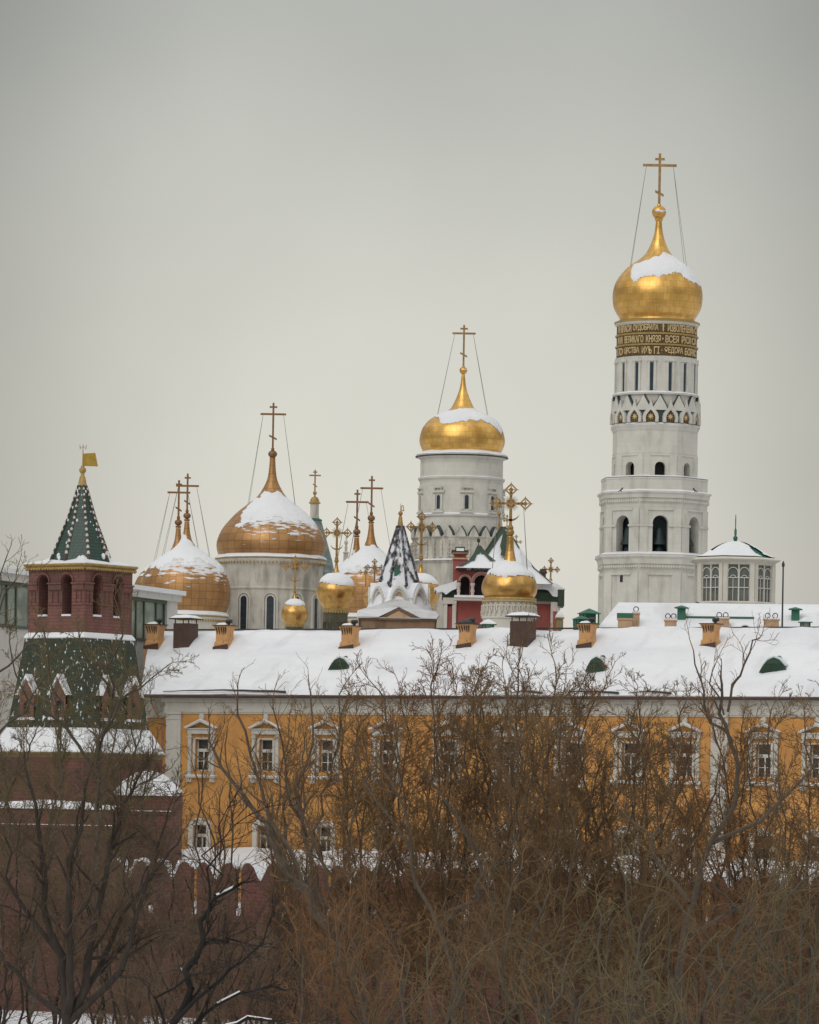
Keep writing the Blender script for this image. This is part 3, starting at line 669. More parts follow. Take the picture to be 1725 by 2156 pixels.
# ================================================================= CATHEDRAL WITH FIVE DOMES
tw0 = Tower(571, 1150, 370)
ca = thing('white_cathedral', tw0.loc, 0, 'pale stone cathedral with five large dull gold snow-covered domes', 'cathedral')
def cdome(cx, Y, prof, drum, cross, orb, snowt, snowb, seed, wirespec, base_snow, win=0, winspec=None, holes=.85):
    tw = Tower(cx, 1150, Y); off = tw.loc - tw0.loc; s = tw.s; M0 = T(off.x, off.y, 0)
    P = smoothprof(tw.prof(prof)); b = MB(); b.lathe(P, 80)
    d = b.build('onion_dome', copper_b if win else copper, ca, True, 180); d.location = off
    snow_cap(P, snowt, snowb, tw.z, d, seed, .09, 1.1, 240, 120, holes=holes)
    b = MB(); b.ball((0, 0, tw.z(orb[0])), orb[1]*s, 16, .85); b.lathe(tw.prof([(3, orb[0]-13), (3.6, orb[0]-9), (2.5, orb[0]-6)]), 12); b.lathe(tw.prof([(5.5, orb[0]+7), (6.2, orb[0]+9), (5.5, orb[0]+11)]), 12); b.build('orb', copper_x, d, True)
    plain_cross(tw, *cross, copper_x, d, 2.0, 4)
    wires(tw, *wirespec, d)
    b = MB(); b.lathe(tw.prof(drum), 72); dr = b.build('drum', stone_old if win else plaster, ca, True, 30); dr.location = off
    r0, y0 = drum[0]
    ring = ring_snow(tw, base_snow[0], base_snow[1], base_snow[2], dr, seed+20, .26)
    b = MB(); b.lathe(tw.prof([(base_snow[1]-1, base_snow[2]+1), (base_snow[1], base_snow[2]+2.5), (base_snow[1]-3, base_snow[2]+6), (base_snow[1]-6, base_snow[2]+11)]), 72, cap=False)
    n = 90; rr = (base_snow[1]-4.5)*s
    for k in range(n): b.box(-.07, .07, -.12, .1, tw.z(base_snow[2]+14), tw.z(base_snow[2]+9), RZ(2*math.pi*k/n) @ T(0, -rr, 0))
    b.build('gilt_cornice', goldtrim, dr)
    for k in range(win):
        a = R(winspec[0] + 360/win*k); M = RZ(a) @ T(0, -winspec[1]*s, 0); z0, z1 = tw.z(1420), tw.z(winspec[2]+5)
        hw = .42
        b = MB(); A = arch_pts(0, hw+.5, z1, 10); B = arch_pts(0, hw+.3, z1, 10)
        b.band([(A[0][0], z0)] + A + [(A[-1][0], z0)], [(B[0][0], z0)] + B + [(B[-1][0], z0)], -.14, .3, M)
        A = arch_pts(0, hw+.18, z1, 10); B = arch_pts(0, hw, z1, 10)
        b.band([(A[0][0], z0)] + A + [(A[-1][0], z0)], [(B[0][0], z0)] + B + [(B[-1][0], z0)], -.1, .3, M)
        wn = b.build('window', stone, dr)
        b = MB(); b.prism([(-hw, z0), (hw, z0)] + arch_pts(0, hw, z1, 10)[::-1], -.03, .15, M)
        b.build('pane', glassb, wn)
        b = MB()
        for i in range(10): b.box(-hw, hw, -.06, .02, z1-.75*i-.03, z1-.75*i+.03, M)
        b.box(-.03, .03, -.055, .02, z0, z1+hw*.9, M); b.build('glazing_bar', iron, wn)
Bp = [(5.8, 964), (7, 985), (10.5, 1009), (20, 1030), (31, 1046), (50, 1062), (70, 1078), (86, 1094), (103, 1115), (112.5, 1136), (115, 1150), (113, 1163), (110, 1171), (107, 1177)]
cdome(571, 370, Bp, [(107, 1170), (117, 1180), (117, 1183), (112, 1192), (110, 1196), (110, 1240), (111.5, 1241), (111.5, 1244), (109, 1246), (109, 1700)],
      (848, 872, 27, 857, 8, 921, 8, 950), (956, 9.5), [(-180, 1060), (-60, 1050), (-20, 1042), (0, 1044), (40, 1040), (180, 1050)],
      [(-180, 1100), (-100, 1060), (-62, 1060), (-50, 1098), (-40, 1122), (-10, 1116), (20, 1120), (40, 1118), (65, 1124), (90, 1120), (130, 1110), (180, 1100)], 5, (874, 27, 1076, 58), (107, 118, 1178), 12, (2, 109.6, 1262))
Sp = [(5, 1098), (6, 1112), (8.5, 1128), (15, 1144), (28, 1157), (45, 1168), (62, 1180), (78, 1195), (89, 1215), (94, 1235), (94.5, 1252), (92, 1270), (88, 1283), (84, 1293)]
def sh(p, dy, kx): return [(r*kx if r > 9 else r, y+dy) for r, y in p]
tt = [(-180, 1135), (180, 1135)]; tb = [(-180, 1190), (-90, 1200), (-60, 1215), (-45, 1218), (-20, 1195), (0, 1205), (30, 1196), (50, 1214), (75, 1222), (110, 1210), (180, 1190)]
def sdome(cx, Y, dy, kx, seed, tbx=tb):
    cdome(cx, Y, sh(Sp, dy, kx), sh([(84, 1291), (91, 1298), (91, 1300), (87, 1310), (86, 1312), (86, 1700)], dy, kx),
      (997+dy, 1023+dy, 24, 1006+dy, 6.5, 1058+dy, 6.5, 1082+dy), (1086+dy, 8), [(a, y+dy) for a, y in tt], [(a, y+dy) for a, y in tbx], seed, (1024+dy, 24, 1190+dy, 60*kx), (84*kx, 92*kx, 1297+dy), 0)
sdome(393, 362, 0, 1.0, 6)
sdome(375, 380, 14, 1.0, 7)
sdome(781, 360, 5, .92, 8, [(a, y+10) for a, y in tb])
sdome(751, 378, 34, .90, 9, [(a, y+14) for a, y in tb])
b = MB(); c = tw0.loc
for (cx, Y) in ((571, 370),):
    b.box(-17, 17, -9, 15, -2, 9.5)
b.build('walls', plaster, ca)
b = MB(); b.box(-17.3, 17.3, -9.3, 15.3, 9.5, 9.9); b.build('roof', snow, ca)

# ================================================================= TENTED TURRET behind (teal)
tw = Tower(663, 1050, 385)
o = thing('teal_tented_spire', tw.loc, 0, 'slender teal tiled spire with small gold cupola and cross, right of the largest cathedral dome', 'spire'); s = tw.s
b = MB(); b.lathe(tw.prof([(15, 1094), (41, 1180), (52, 1230), (54, 1700)]), 8, phase=.3); b.build('tent_roof', tile_t, o)
b = MB(); b.lathe(tw.prof([(10, 1056), (9.5, 1062), (9.5, 1084), (11, 1092)]), 8, phase=.3); b.build('lantern_shaft', stone_old, o)
b = MB(); b.lathe(tw.prof([(10, 1091), (17, 1094), (17, 1096.5), (14, 1098)]), 8, phase=.3); b.build('collar', teal, o)
b = MB(); b.lathe(tw.prof([(2, 1045), (7, 1048), (9.5, 1053), (9.5, 1056), (12.5, 1058), (12.5, 1060), (9, 1061)]), 20); b.ball((0, 0, tw.z(1038)), 4.2*s, 12); b.lathe(tw.prof([(1.5, 1034), (2, 1046)]), 8); cu = b.build('cupola', goldtrim, o, True, 50)
plain_cross(tw, 989, 1001, 12.3, 994, 4.5, 1022, 4.5, 1036, gold_x, cu, 1.5, 3)
tw = Tower(729, 1150, 390)
o = thing('grey_lantern_turret', tw.loc, 0, 'thin grey finial turret poking up between two ornate gold crosses', 'turret')
b = MB(); b.lathe(tw.prof([(.6, 1128), (1.5, 1134), (1, 1137), (4, 1140), (4.2, 1144), (2, 1148), (3.5, 1153), (2.5, 1160), (6.5, 1163), (6.5, 1165)]), 14); b.build('finial', stone_old, o, True, 50)
b = MB(); b.lathe(tw.prof([(5, 1165), (5.5, 1180), (9, 1192), (12, 1300)]), 8); b.build('shaft', stone_old, o)

# ================================================================= SMALL GILDED CUPOLAS WITH ORNATE CROSSES
def cupola(name, label, cx, Y, dome_prof, cross_cy, cross_hw, cross_top, cross_bot, orb, st, sb, seed, drum, drum_mat, collar, yaw=0, sides=32, group='gilded cupolas with ornate crosses', extra=None):
    tw = Tower(cx, 1230, Y); s = tw.s
    o = thing(name, tw.loc, 0, label, 'cupola', group)
    P = smoothprof(tw.prof(dome_prof)); b = MB(); b.lathe(P, 56); d = b.build('onion_dome', gold_p, o, True, 180)
    snow_cap(P, st, sb, tw.z, d, seed, .17, .5, 120, 60)
    b = MB(); b.ball((0, 0, tw.z(orb[0])), orb[1]*s, 14); b.lathe(tw.prof([(orb[1]*.45, orb[0]-orb[1]*1.8), (orb[1]*.8, orb[0]-orb[1]*1.2), (orb[1]*.5, orb[0])]), 12); b.build('orb', gold_x, d, True)
    ornate_cross(tw, cross_cy, cross_hw, cross_bot, gold_x, d, cross_top, yaw)
    b = MB(); b.lathe(tw.prof(drum), sides); dr = b.build('drum', drum_mat, o, sides > 16, 30)
    if collar:
        b = MB(); b.lathe(tw.prof(collar), 48, cap=False); r_, y_ = collar[-1]
        for k in range(28): b.prism([(-.13, tw.z(y_)), (0, tw.z(y_+4)), (.13, tw.z(y_))], -.03, .03, RZ(2*math.pi*k/28) @ T(0, -r_*s-.01, 0))
        b.build('lace_collar', goldtrim, dr)
    if extra: extra(tw, s, dr)
    return o
def small_arches(n, y0, y1, r, m=None):
    def f(tw, s, dr):
        for k in range(n):
            M = RZ(2*math.pi*(k+.5)/n) @ T(0, -r*s, 0); hw = math.pi*r*s/n*.55; z0, z1 = tw.z(y1), tw.z(y0)-hw
            b = MB(); b.band([(-hw*1.3, z0)] + arch_pts(0, hw*1.3, z1, 8) + [(hw*1.3, z0)], [(-hw, z0)] + arch_pts(0, hw, z1, 8) + [(hw, z0)], -.06, .1, M)
            b.build('blind_arch', m or stone_old, dr)
    return f
darkdrum = mat('green_bronze_drum', (.07, .075, .05), (.13, .12, .08), 3, .6, .3)
flatt = lambda y: [(-180, y), (180, y)]
Ep = [(3, 1186), (4, 1196), (8, 1206), (19, 1212), (29, 1220), (38, 1232), (41.7, 1244), (40, 1258), (34, 1270), (28, 1280), (26, 1290)]
cupola('gilded_cupola', 'fat mirror-gold cupola on a dark drum, just right of the pale cathedral wall', 708, 300, Ep, 1122, 29, 1091, 1178, (1181, 5), flatt(1207), [(-180, 1226), (-90, 1226), (-60, 1228), (0, 1234), (60, 1236), (100, 1230), (180, 1226)], 31,
       [(26, 1287), (25.5, 1300), (25, 1400)], darkdrum, [(28, 1279), (27.5, 1283), (26.8, 1289)], .12, 24, extra=small_arches(12, 1310, 1330, 25.3, darkdrum))
Fp = [(2, 1245), (3, 1255), (6, 1262), (13, 1267), (21, 1274), (27, 1284), (28.6, 1293), (27, 1303), (22, 1311), (19, 1316)]
cupola('gilded_cupola', 'smallest gold cupola, standing in front of the cathedral drum between its windows', 621.5, 296, Fp, 1193, 26, 1171, 1243, (1246, 3.5), flatt(1261), [(-180, 1272), (-60, 1274), (0, 1276), (60, 1275), (180, 1272)], 32,
       [(19, 1314), (18.5, 1320), (19, 1400)], darkdrum, [(20.5, 1311), (20, 1314), (19.4, 1318)], -.15, 24)
cupola('gilded_cupola', 'gold cupola mostly hidden behind the dark snow-dusted tent roof, its cross against the round tower', 886, 302, Ep, 1110, 31, 1079, 1170, (1176, 5), flatt(1207), [(-180, 1230), (0, 1228), (90, 1232), (180, 1230)], 33,
       [(26, 1287), (25.5, 1300), (25, 1400)], plaster, [(28, 1279), (27.5, 1283), (26.8, 1289)], .3, 24)
tw = Tower(789, 1200, 303)
o = thing('small_cross_cupola', tw.loc, 0, 'small pair of lozenge gold crosses left of the dark tent roof, before a copper dome', 'cupola', None)
b = MB(); b.lathe(smoothprof(tw.prof([(2, 1224), (3, 1232), (10, 1240), (20, 1252), (22, 1262), (17, 1275), (14, 1280)])), 32); b.lathe(tw.prof([(14, 1279), (14, 1400)]), 20); d = b.build('cupola_body', gold_p, o, True, 60)
ornate_cross(tw, 1195, 19, 1228, gold_x, o, 1177, .2, False)
d2 = ornate_cross(Tower(789, 1200, 303), 1206, 15, 1236, gold_x, o, 1192, -.1, False); d2.location = (-.85, -.5, 0)
# right-hand front cupola with patterned white drum
Qp = [(7, 1129), (7.5, 1145), (9, 1160), (12, 1176), (15, 1184), (24, 1192), (36, 1200), (47, 1209), (55, 1221), (58.8, 1236), (57.5, 1248), (53, 1257), (50, 1261)]
def qdrum(tw, s, dr):
    n = 30
    for k in range(n):
        M = RZ(2*math.pi*k/n) @ T(0, -56.5*s, 0); hw = .21; z1 = tw.z(1280)
        b = MB(); b.band([(-hw, z1-.35)] + arch_pts(0, hw, z1, 6) + [(hw, z1-.35)], [(-hw*.5, z1-.35)] + arch_pts(0, hw*.5, z1, 6) + [(hw*.5, z1-.35)], -.09, .05, M)
        b.box(-.05, .05, -.11, .05, z1-.75, z1-.3, M @ T(hw)); b.box(-.09, .09, -.14, .05, z1-.5, z1-.35, M @ T(hw)); b.build('blind_arcade', plaster, dr)
cupola('gilded_cupola', 'broad gold cupola on a white arcaded drum, in front of the red palace', 1073, 268, Qp, 1060, 40, 1019, 1112, (1121, 8.5), flatt(1181), [(-180, 1214), (-60, 1212), (0, 1216), (60, 1216), (180, 1214)], 34,
       [(50, 1259), (58, 1266), (57, 1268), (56, 1270), (56, 1298), (58, 1299), (58, 1303), (55, 1305), (55, 1345), (55, 1400)], plaster, [(51, 1258), (57, 1260), (58, 1263), (57, 1270)], 0, 48, extra=qdrum)
tw = Tower(1073, 1230, 268)
qc = [x for x in bpy.data.objects if x.get('label', '').startswith('broad gold cupola')][0]
wires(tw, 1068, 30, 1205, 42, kids(qc)[0], .9)
def lone_cross(label, cx, Y, cy, hw, top, bot, yaw=0, base=1400):
    w_ = 9 if hw > 15 else 3
    tw = Tower(cx, cy, Y); o = thing('ornate_cross_finial', tw.loc, 0, label, 'cross', 'ornate crosses rising beyond the red palace roof')
    ornate_cross(tw, cy, hw, bot, gold_x, o, top, yaw, False)
    b = MB(); b.lathe(tw.prof([(1.5, bot-6), (4, bot), (1.6, bot+5), (w_*.5, bot+14), (w_, bot+22), (w_, bot+34), (w_*.7, base)]), 16); b.build('finial', gold_x, o, True)
lone_cross('ornate gold cross beyond the right slope of the red palace roof', 1160, 292, 1199, 19, 1175, 1222, .35)
lone_cross('dark small gold cross at the very peak of the palace roof', 1052, 292, 1066, 11, 1050, 1082, 1.1, 1240)
lone_cross('small lozenge cross right beside the neck of the white-drum cupola', 1087, 290, 1141, 12, 1126, 1156, .1, 1240)
lone_cross('small lozenge cross left beside the stem of the tallest ornate cross', 1068, 289, 1096, 10, 1084, 1112, .6, 1240)

# ================================================================= RED PALACE
Yp = 280.0
p0 = at(1060, 1330, Yp); g0 = 11.0
pal = thing('red_palace', (p0.x, p0.y, g0), 0, 'red and white palace with steep snow-covered roof and arched loggia behind the gold cupola', 'palace')
sp_ = Yp/F
def PX(x): return (x-1060)*sp_
def PZ(y): return p0.z - g0 + (1330-y)*sp_
# big concave hipped roof: rows of cross sections
def tent_roof(levels, cx, m, name, parent, cy=4.5, seg=1):
    """levels: (x_left, x_right, y_px, depth half)"""
    b = MB(); L_ = []
    for xl, xr, y, dh in levels:
        z = PZ(y); a, c = PX(xl), PX(xr)
        L_.append([(a, cy-dh, z), (c, cy-dh, z), (c, cy+dh, z), (a, cy+dh, z)])
    for q in L_: b.v += q
    for i in range(len(L_)-1):
        for k in range(4): b.f.append((i*4+k, (i+1)*4+k, (i+1)*4+(k+1) % 4, i*4+(k+1) % 4))
    b.f.append((0, 1, 2, 3))
    return b.build(name, m, parent, False)
roofL = [(1054, 1062, 1104, .3), (1043, 1076, 1122, 1.0), (1026, 1092, 1150, 1.9), (1011, 1106, 1172, 2.8), (994, 1124, 1195, 3.7), (985, 1144, 1212, 4.2), (970, 1162, 1228, 4.7)]
tent_roof(roofL, 0, snow, 'roof', pal, 4.6)
b = MB()
for side in (0, 1):     # green hips
    pts = [Vector((PX(l[side]), 4.6-l[3], PZ(l[2]))) for l in roofL]
    b.tube([p + Vector((0, -.05, .02)) for p in pts], .10 if side == 0 else .06, .08 if side == 0 else .05, 5)
    for a_, b2 in zip(pts, pts[1:]):
        w2 = (.5 if a_.z > PZ(1165) else .05) if side == 0 else .12
        sx = 1 if side == 0 else -1
        b.add([a_+Vector((0, -.06, .06)), b2+Vector((0, -.06, .06)), b2+Vector((sx*w2, -.08, .08)), a_+Vector((sx*w2*.9, -.08, .08))], [(0, 1, 2, 3)])
b.build('hip_ridge', green_d, pal)
# bare green patch (snow slid off) + dormer-like slot
b = MB(); b.v = []; patch = [(1059, 1109), (1068, 1115), (1071, 1165), (1061, 1168), (1052, 1167), (1054, 1157), (1051, 1146), (1053, 1137), (1056, 1124)]
def roofy(y):   # front face depth at height y
    t = [(l[2], 4.6-l[3]) for l in roofL]; return interp(t, y)
b.prism([(PX(x), PZ(y)) for x, y in patch], 0, .12)
b.v = [(x, roofy(1330-(z-PZ(1330))/sp_)-.30-yy*2, z) for x, yy, z in b.v]; b.build('bare_roof_patch', green_d, pal)
# lower left roof with small gable
lowL = [(1003, 1009, 1152, .2), (995, 1022, 1170, 1.2), (984, 1040, 1186, 2.2), (959, 1062, 1199, 3.4), (956, 1066, 1201.5, 3.5)]
tent_roof(lowL, 0, snow, 'porch_roof', pal, -.2)
b = MB()
for side in (0, 1):
    pts = [Vector((PX(l[side]), -.2-l[3], PZ(l[2]))) for l in lowL]
    n_ = 3 if side else 4
    for a_, b2 in zip(pts[:n_-1], pts[1:n_]):
        sx = 1 if side == 0 else -1
        b.add([a_+Vector((-sx*.05, -.05, .05)), b2+Vector((-sx*.05, -.05, .05)), b2+Vector((sx*.5, -.1, .08)), a_+Vector((sx*.3, -.1, .08))], [(0, 1, 2, 3)])
b.tube([(PX(1004.5), -.2, PZ(1153)), (PX(1004.5), -.2, PZ(1132))], .05, .03, 5); b.ball((PX(1004.5), -.2, PZ(1140)), .16, 8)
b.tube([(PX(1001), -.25, PZ(1136)), (PX(1008), -.25, PZ(1137))], .05, .05, 4)
b.build('porch_hip_ridge', green_d, pal)
# right part: snow tongue and dark valance
b = MB()
tl = [(1092, 1150), (1120, 1190), (1145, 1213), (1172, 1226), (1190, 1237), (1181, 1244), (1172, 1254), (1163, 1252), (1154, 1240), (1144, 1238), (1130, 1238), (1100, 1210)]
b.prism([(PX(x), PZ(y)) for x, y in tl], 1.0, 3.4); b.build('eave_snow', snow, pal)
b = MB(); b.box(PX(1120), PX(1178), 1.2, 5, PZ(1262), PZ(1245)); b.box(PX(1174), PX(1188), .9, 5, PZ(1273), PZ(1238)); b.box(PX(1124), PX(1172), 1.6, 5, PZ(1246), PZ(1236))
for i in range(14): b.box(PX(1122+4*i), PX(1124+4*i), 1.12, 1.3, PZ(1264), PZ(1247))
b.build('valance', green_d, pal)
b = MB(); b.box(PX(930), PX(965), -1.4, 4, PZ(1262), PZ(1248)); b.box(PX(915), PX(965), -1.2, 4, PZ(1249), PZ(1239)); b.build('side_valance', green_d, pal)
b = MB(); b.prism([(PX(x), PZ(y)) for x, y in ((912, 1243), (930, 1236), (952, 1230), (966, 1221), (968, 1240), (950, 1247), (938, 1256), (930, 1250), (920, 1252))], -2.0, 3); b.build('side_snow', snow, pal)
# walls
b = MB(); b.box(PX(962), PX(1040), -1.2, 9, -3, PZ(1262)); b.box(PX(1120), PX(1166), 2.0, 9, -3, PZ(1262)); b.box(PX(985), PX(1120), 2.4, 9, -3, PZ(1210)); b.box(PX(1124), PX(1170), 2.2, 9, PZ(1262), PZ(1236))
b.box(PX(952), PX(981), -.6, 2, PZ(1260), PZ(1175)); b.box(PX(954), PX(979), -.4, 1.8, PZ(1176), PZ(1166))
b.build('walls', redwall, pal)
b = MB(); b.box(PX(950), PX(983), -.8, 2.2, PZ(1180), PZ(1177)); b.box(PX(951), PX(982), -.8, 2.2, PZ(1168), PZ(1165)); b.build('chimney_trim', peach_p, pal)
b = MB(); b.box(PX(948), PX(984), -1, 2.4, PZ(1164.5), PZ(1161)); b.box(PX(956), PX(976), -.2, 1.6, PZ(1161), PZ(1153)); b.build('chimney_cap', green_d, pal)
b = MB(); b.box(PX(958), PX(974), -1.1, -.5, PZ(1163), PZ(1157)); b.build('chimney_snow', snow, pal)
# loggia front wall with two arches
b = MB(); M = T(0, -2.2, 0)
wall_with_arch(b, M, PX(960), PX(993), PZ(1262), PZ(1206), PX(977), 9.5*sp_, PZ(1258), PZ(1227), 1.2)
wall_with_arch(b, M, PX(993), PX(1046), PZ(1262), PZ(1206), PX(1012), 16*sp_, PZ(1258), PZ(1230), 1.2)
b.build('loggia_wall', redwall, pal)
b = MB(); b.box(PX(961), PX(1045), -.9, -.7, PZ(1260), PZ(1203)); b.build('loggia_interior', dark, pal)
wt = mat('white_limewash', (.66, .62, .56), (.58, .52, .47), 2, .85)
pk = mat('pink_limewash', (.55, .30, .26), (.60, .38, .33), 2, .85)
b = MB()
for c, hw, zs in ((977, 9.5, 1227), (1012, 16, 1230)):
    for k_, (o1, o2) in enumerate(((1.45, 1.2), (1.12, 1.0))):
        b.band(arch_pts(PX(c), hw*sp_*o1, PZ(zs), 12), arch_pts(PX(c), hw*sp_*o2, PZ(zs), 12), -2.36+.05*k_, -2.1, None)
b.build('arch_surround', pk, pal)
b = MB()
for x, r in ((964, 3), (993, 3.4), (1033, 3)):
    M = T(PX(x), -2.3, 0); b.lathe([(r*sp_*.9, PZ(1231)), (r*sp_*1.5, PZ(1232)), (r*sp_*1.5, PZ(1236)), (r*sp_, PZ(1238)), (r*sp_, PZ(1246)), (r*sp_*1.4, PZ(1247)), (r*sp_*1.4, PZ(1249)), (r*sp_, PZ(1251)), (r*sp_, PZ(1257)), (r*sp_*1.5, PZ(1258)), (r*sp_*1.5, PZ(1262))], 14, M)
b.build('column', wt, pal, True, 40)
b = MB()
for i in range(17):
    x = 962+i*5.3; b.box(PX(x), PX(x+2.6), -2.5, -2.1, PZ(1208), PZ(1202.5))
b.build('dentils', brown, pal)
b = MB(); b.box(PX(955), PX(1042), -2.6, -1, PZ(1268), PZ(1262)); b.box(PX(1120), PX(1178), 1.8, 3, PZ(1268), PZ(1262)); b.box(PX(932), PX(956), -1.6, 4, PZ(1275), PZ(1262)); b.box(PX(934), PX(941), -1.5, 4, -3, PZ(1275)); b.box(PX(951.5), PX(958), -1.5, 4, -3, PZ(1275))
b.box(PX(1160), PX(1180), 1.2, 5, -3, PZ(1264)); b.build('white_trim', wt, pal)
b = MB(); b.box(PX(941), PX(951.5), -1.3, 4, -3, PZ(1280)); b.box(PX(1165), PX(1174), 1.14, 2, -3, PZ(1284)); b.build('wall_panel', redwall, pal, )
b = MB(); b.box(PX(955), PX(1042), -2.75, -1, PZ(1262), PZ(1257.5)); b.build('sill_snow', snow, pal)
# dark side cupola
b = MB(); b.box(PX(1137), PX(1150), 3.5, 5, PZ(1215), PZ(1200)); b.prism([(PX(1134), PZ(1200)), (PX(1153), PZ(1200)), (PX(1149), PZ(1192)), (PX(1138), PZ(1192))], 3.3, 5.2); b.build('roof_vent', brown, pal)

# small snow-capped things between palace and yellow ridge
def snow_lantern(label, cx, w_, ytop, ybot, Y, body, group=None, name='roof_lantern', glassy=True):
    tw = Tower(cx, ytop, Y, 11.0); s = tw.s; hw = w_/2*s
    o = thing(name, tw.loc, R(15), label, 'roof vent', group)
    h = tw.z(ytop)-tw.z(ybot); zt = tw.z(ytop); zb = tw.z(ybot)
    b = MB(); b.box(-hw*.75, hw*.75, -hw*.75, hw*.75, zb, zb+h*.12)
    for sx in (-1, 1):
        for sy in (-1, 1): b.box(sx*hw*.62-.05, sx*hw*.62+.05, sy*hw*.62-.05, sy*hw*.62+.05, zb, zt-h*.38)
    b.box(-hw*.4, hw*.4, -hw*.4, hw*.4, 0, zb)
    b.build('posts', body, o)
    if glassy:
        b = MB(); b.box(-hw*.58, hw*.58, -hw*.58, hw*.58, zb+.02, zt-h*.4); b.build('pane', glassg, o)
    b = MB(); b.lathe([(.02, zt-h*.1), (hw*1.42, zt-h*.36), (hw*1.42, zt-h*.42)], 4, phase=math.pi/4); b.build('cap', body, o)
    b = MB(); b.lathe([(.02, zt+.02), (hw*.6, zt-h*.08), (hw*1.2, zt-h*.24), (hw*1.36, zt-h*.345)], 4, phase=math.pi/4); b.build('cap_snow', snow, o)
    return o
snow_lantern('small glazed roof lantern under snow, left below the white cupola drum', 1028, 30, 1304, 1333, 262, teal)
snow_lantern('narrow gilded-post lantern under snow at the right end of the red palace', 1179, 16, 1286, 1326, 266, goldtrim)

# ================================================================= DARK TENT ROOF CHURCH
Y = 285; tw = Tower(841, 1230, Y); s = tw.s
te = thing('tent_roof_tower', tw.loc, 0, 'tapering dark tent roof dusted with snow above ogee gables, brown pediment below', 'tower')
PT = R(20)
b = MB(); b.lathe(tw.prof([(6.8, 1107), (46, 1236), (48, 1262)]), 8, phase=PT); b.build('tent_roof', tile_dk, te)
b = MB(); prof = tw.prof([(7.2, 1107), (46.5, 1236)])
for k in range(8):
    a = 2*math.pi*k/8+PT
    b.tube([(prof[0][0]*math.sin(a), -prof[0][0]*math.cos(a), prof[0][1]), (prof[1][0]*math.sin(a), -prof[1][0]*math.cos(a), prof[1][1])], .09, .13, 5)
b.build('rib', mat('purple_grey_ribs', (.035, .03, .045), (.3, .3, .32), 3, .6, lo=.5, hi=.6), te)
b = MB(); b.lathe(tw.prof([(3, 1086), (4, 1090), (6.6, 1107), (7.6, 1108), (7, 1110)]), 8, phase=PT); b.ball((0, 0, tw.z(1081)), 5*s, 14); b.tube([(0, 0, tw.z(1078)), (0, 0, tw.z(1060))], .04, .02, 5); b.build('spire_tip', gold_x, te)
b = MB(); b.band([(1.5*s, tw.z(1064)), (6*s, tw.z(1064)), (8*s, tw.z(1076)), (1.5*s, tw.z(1076))], [(3*s, tw.z(1066)), (5*s, tw.z(1066)), (6*s, tw.z(1074)), (3*s, tw.z(1074))], -.03, .03, None, True); b.build('weather_vane', gold_x, te)
b = MB(); b.prism([(x*s, tw.z(y)) for x, y in ((-11, 1212), (-10, 1198), (-2, 1199), (4, 1206), (-3, 1212), (-8, 1222))], -34*s-.1, -33*s); b.prism([(x*s, tw.z(y)) for x, y in ((4, 1158), (8, 1153), (13, 1157), (11, 1168), (7, 1166))], -21*s-.1, -18*s); b.build('bare_tile_patch', teal, te)
# snow skirt + ogee gables
b = MB()
for k in range(8):
    pass
b.lathe([(30*s, tw.z(1218)), (42*s, tw.z(1236)), (52*s, tw.z(1250)), (60*s, tw.z(1262)), (66*s, tw.z(1280)), (72*s, tw.z(1292)), (70*s, tw.z(1302))], 48)
b.v = [(x + .25*noise.noise(Vector((x, y, z*.5))), y, z + .3*noise.noise(Vector((x*.5, y*.5, 9)))) for x, y, z in b.v]
b.build('skirt_snow', snow, te, True, 180)
for k in range(8):
    a = 2*math.pi*k/8 + PT + math.pi/8 - R(42.5); M = RZ(a) @ T(0, -56*s, 0)
    z0 = tw.z(1272); hw = 17.5*s; rise = 27*s
    O_ = arch_pts(0, hw, z0+8*s, 14, rise*1.0); I_ = arch_pts(0, hw*.82, z0+8*s, 14, rise*.82)
    b = MB(); b.band([(-hw, z0)] + O_ + [(hw, z0)], [(-hw*.82, z0)] + I_ + [(hw*.82, z0)], -.4, 2.2, M)
    I2 = arch_pts(0, hw*.58, z0+8*s, 14, rise*.58); b.band([(-hw*.80, z0)] + [(x*.975, z) for x, z in I_] + [(hw*.80, z0)], [(-hw*.58, z0)] + I2 + [(hw*.58, z0)], -.2, 1.5, M)
    kg = b.build('pointed_gable', frame_w, te)
    b = MB(); b.prism([(-hw*.6, z0)] + I2 + [(hw*.6, z0)], 0.0, .3, M); b.build('painted_niche', peach_p, kg)
    b = MB(); b.prism([(-hw*.3, z0), (-hw*.3, z0+4*s)] + arch_pts(0, hw*.3, z0+4*s, 6)[1:-1] + [(hw*.3, z0+4*s), (hw*.3, z0)], -.03, .1, M); b.build('niche_opening', darkdrum, kg)
    b = MB(); O2 = arch_pts(0, hw*1.12, z0+8*s, 14, rise*1.22); b.band([(x*1.05, z+.12) for x, z in O2], [(x*.98, z+.02) for x, z in O_], -.2, 2.6, M); b.build('gable_snow', snow, kg)
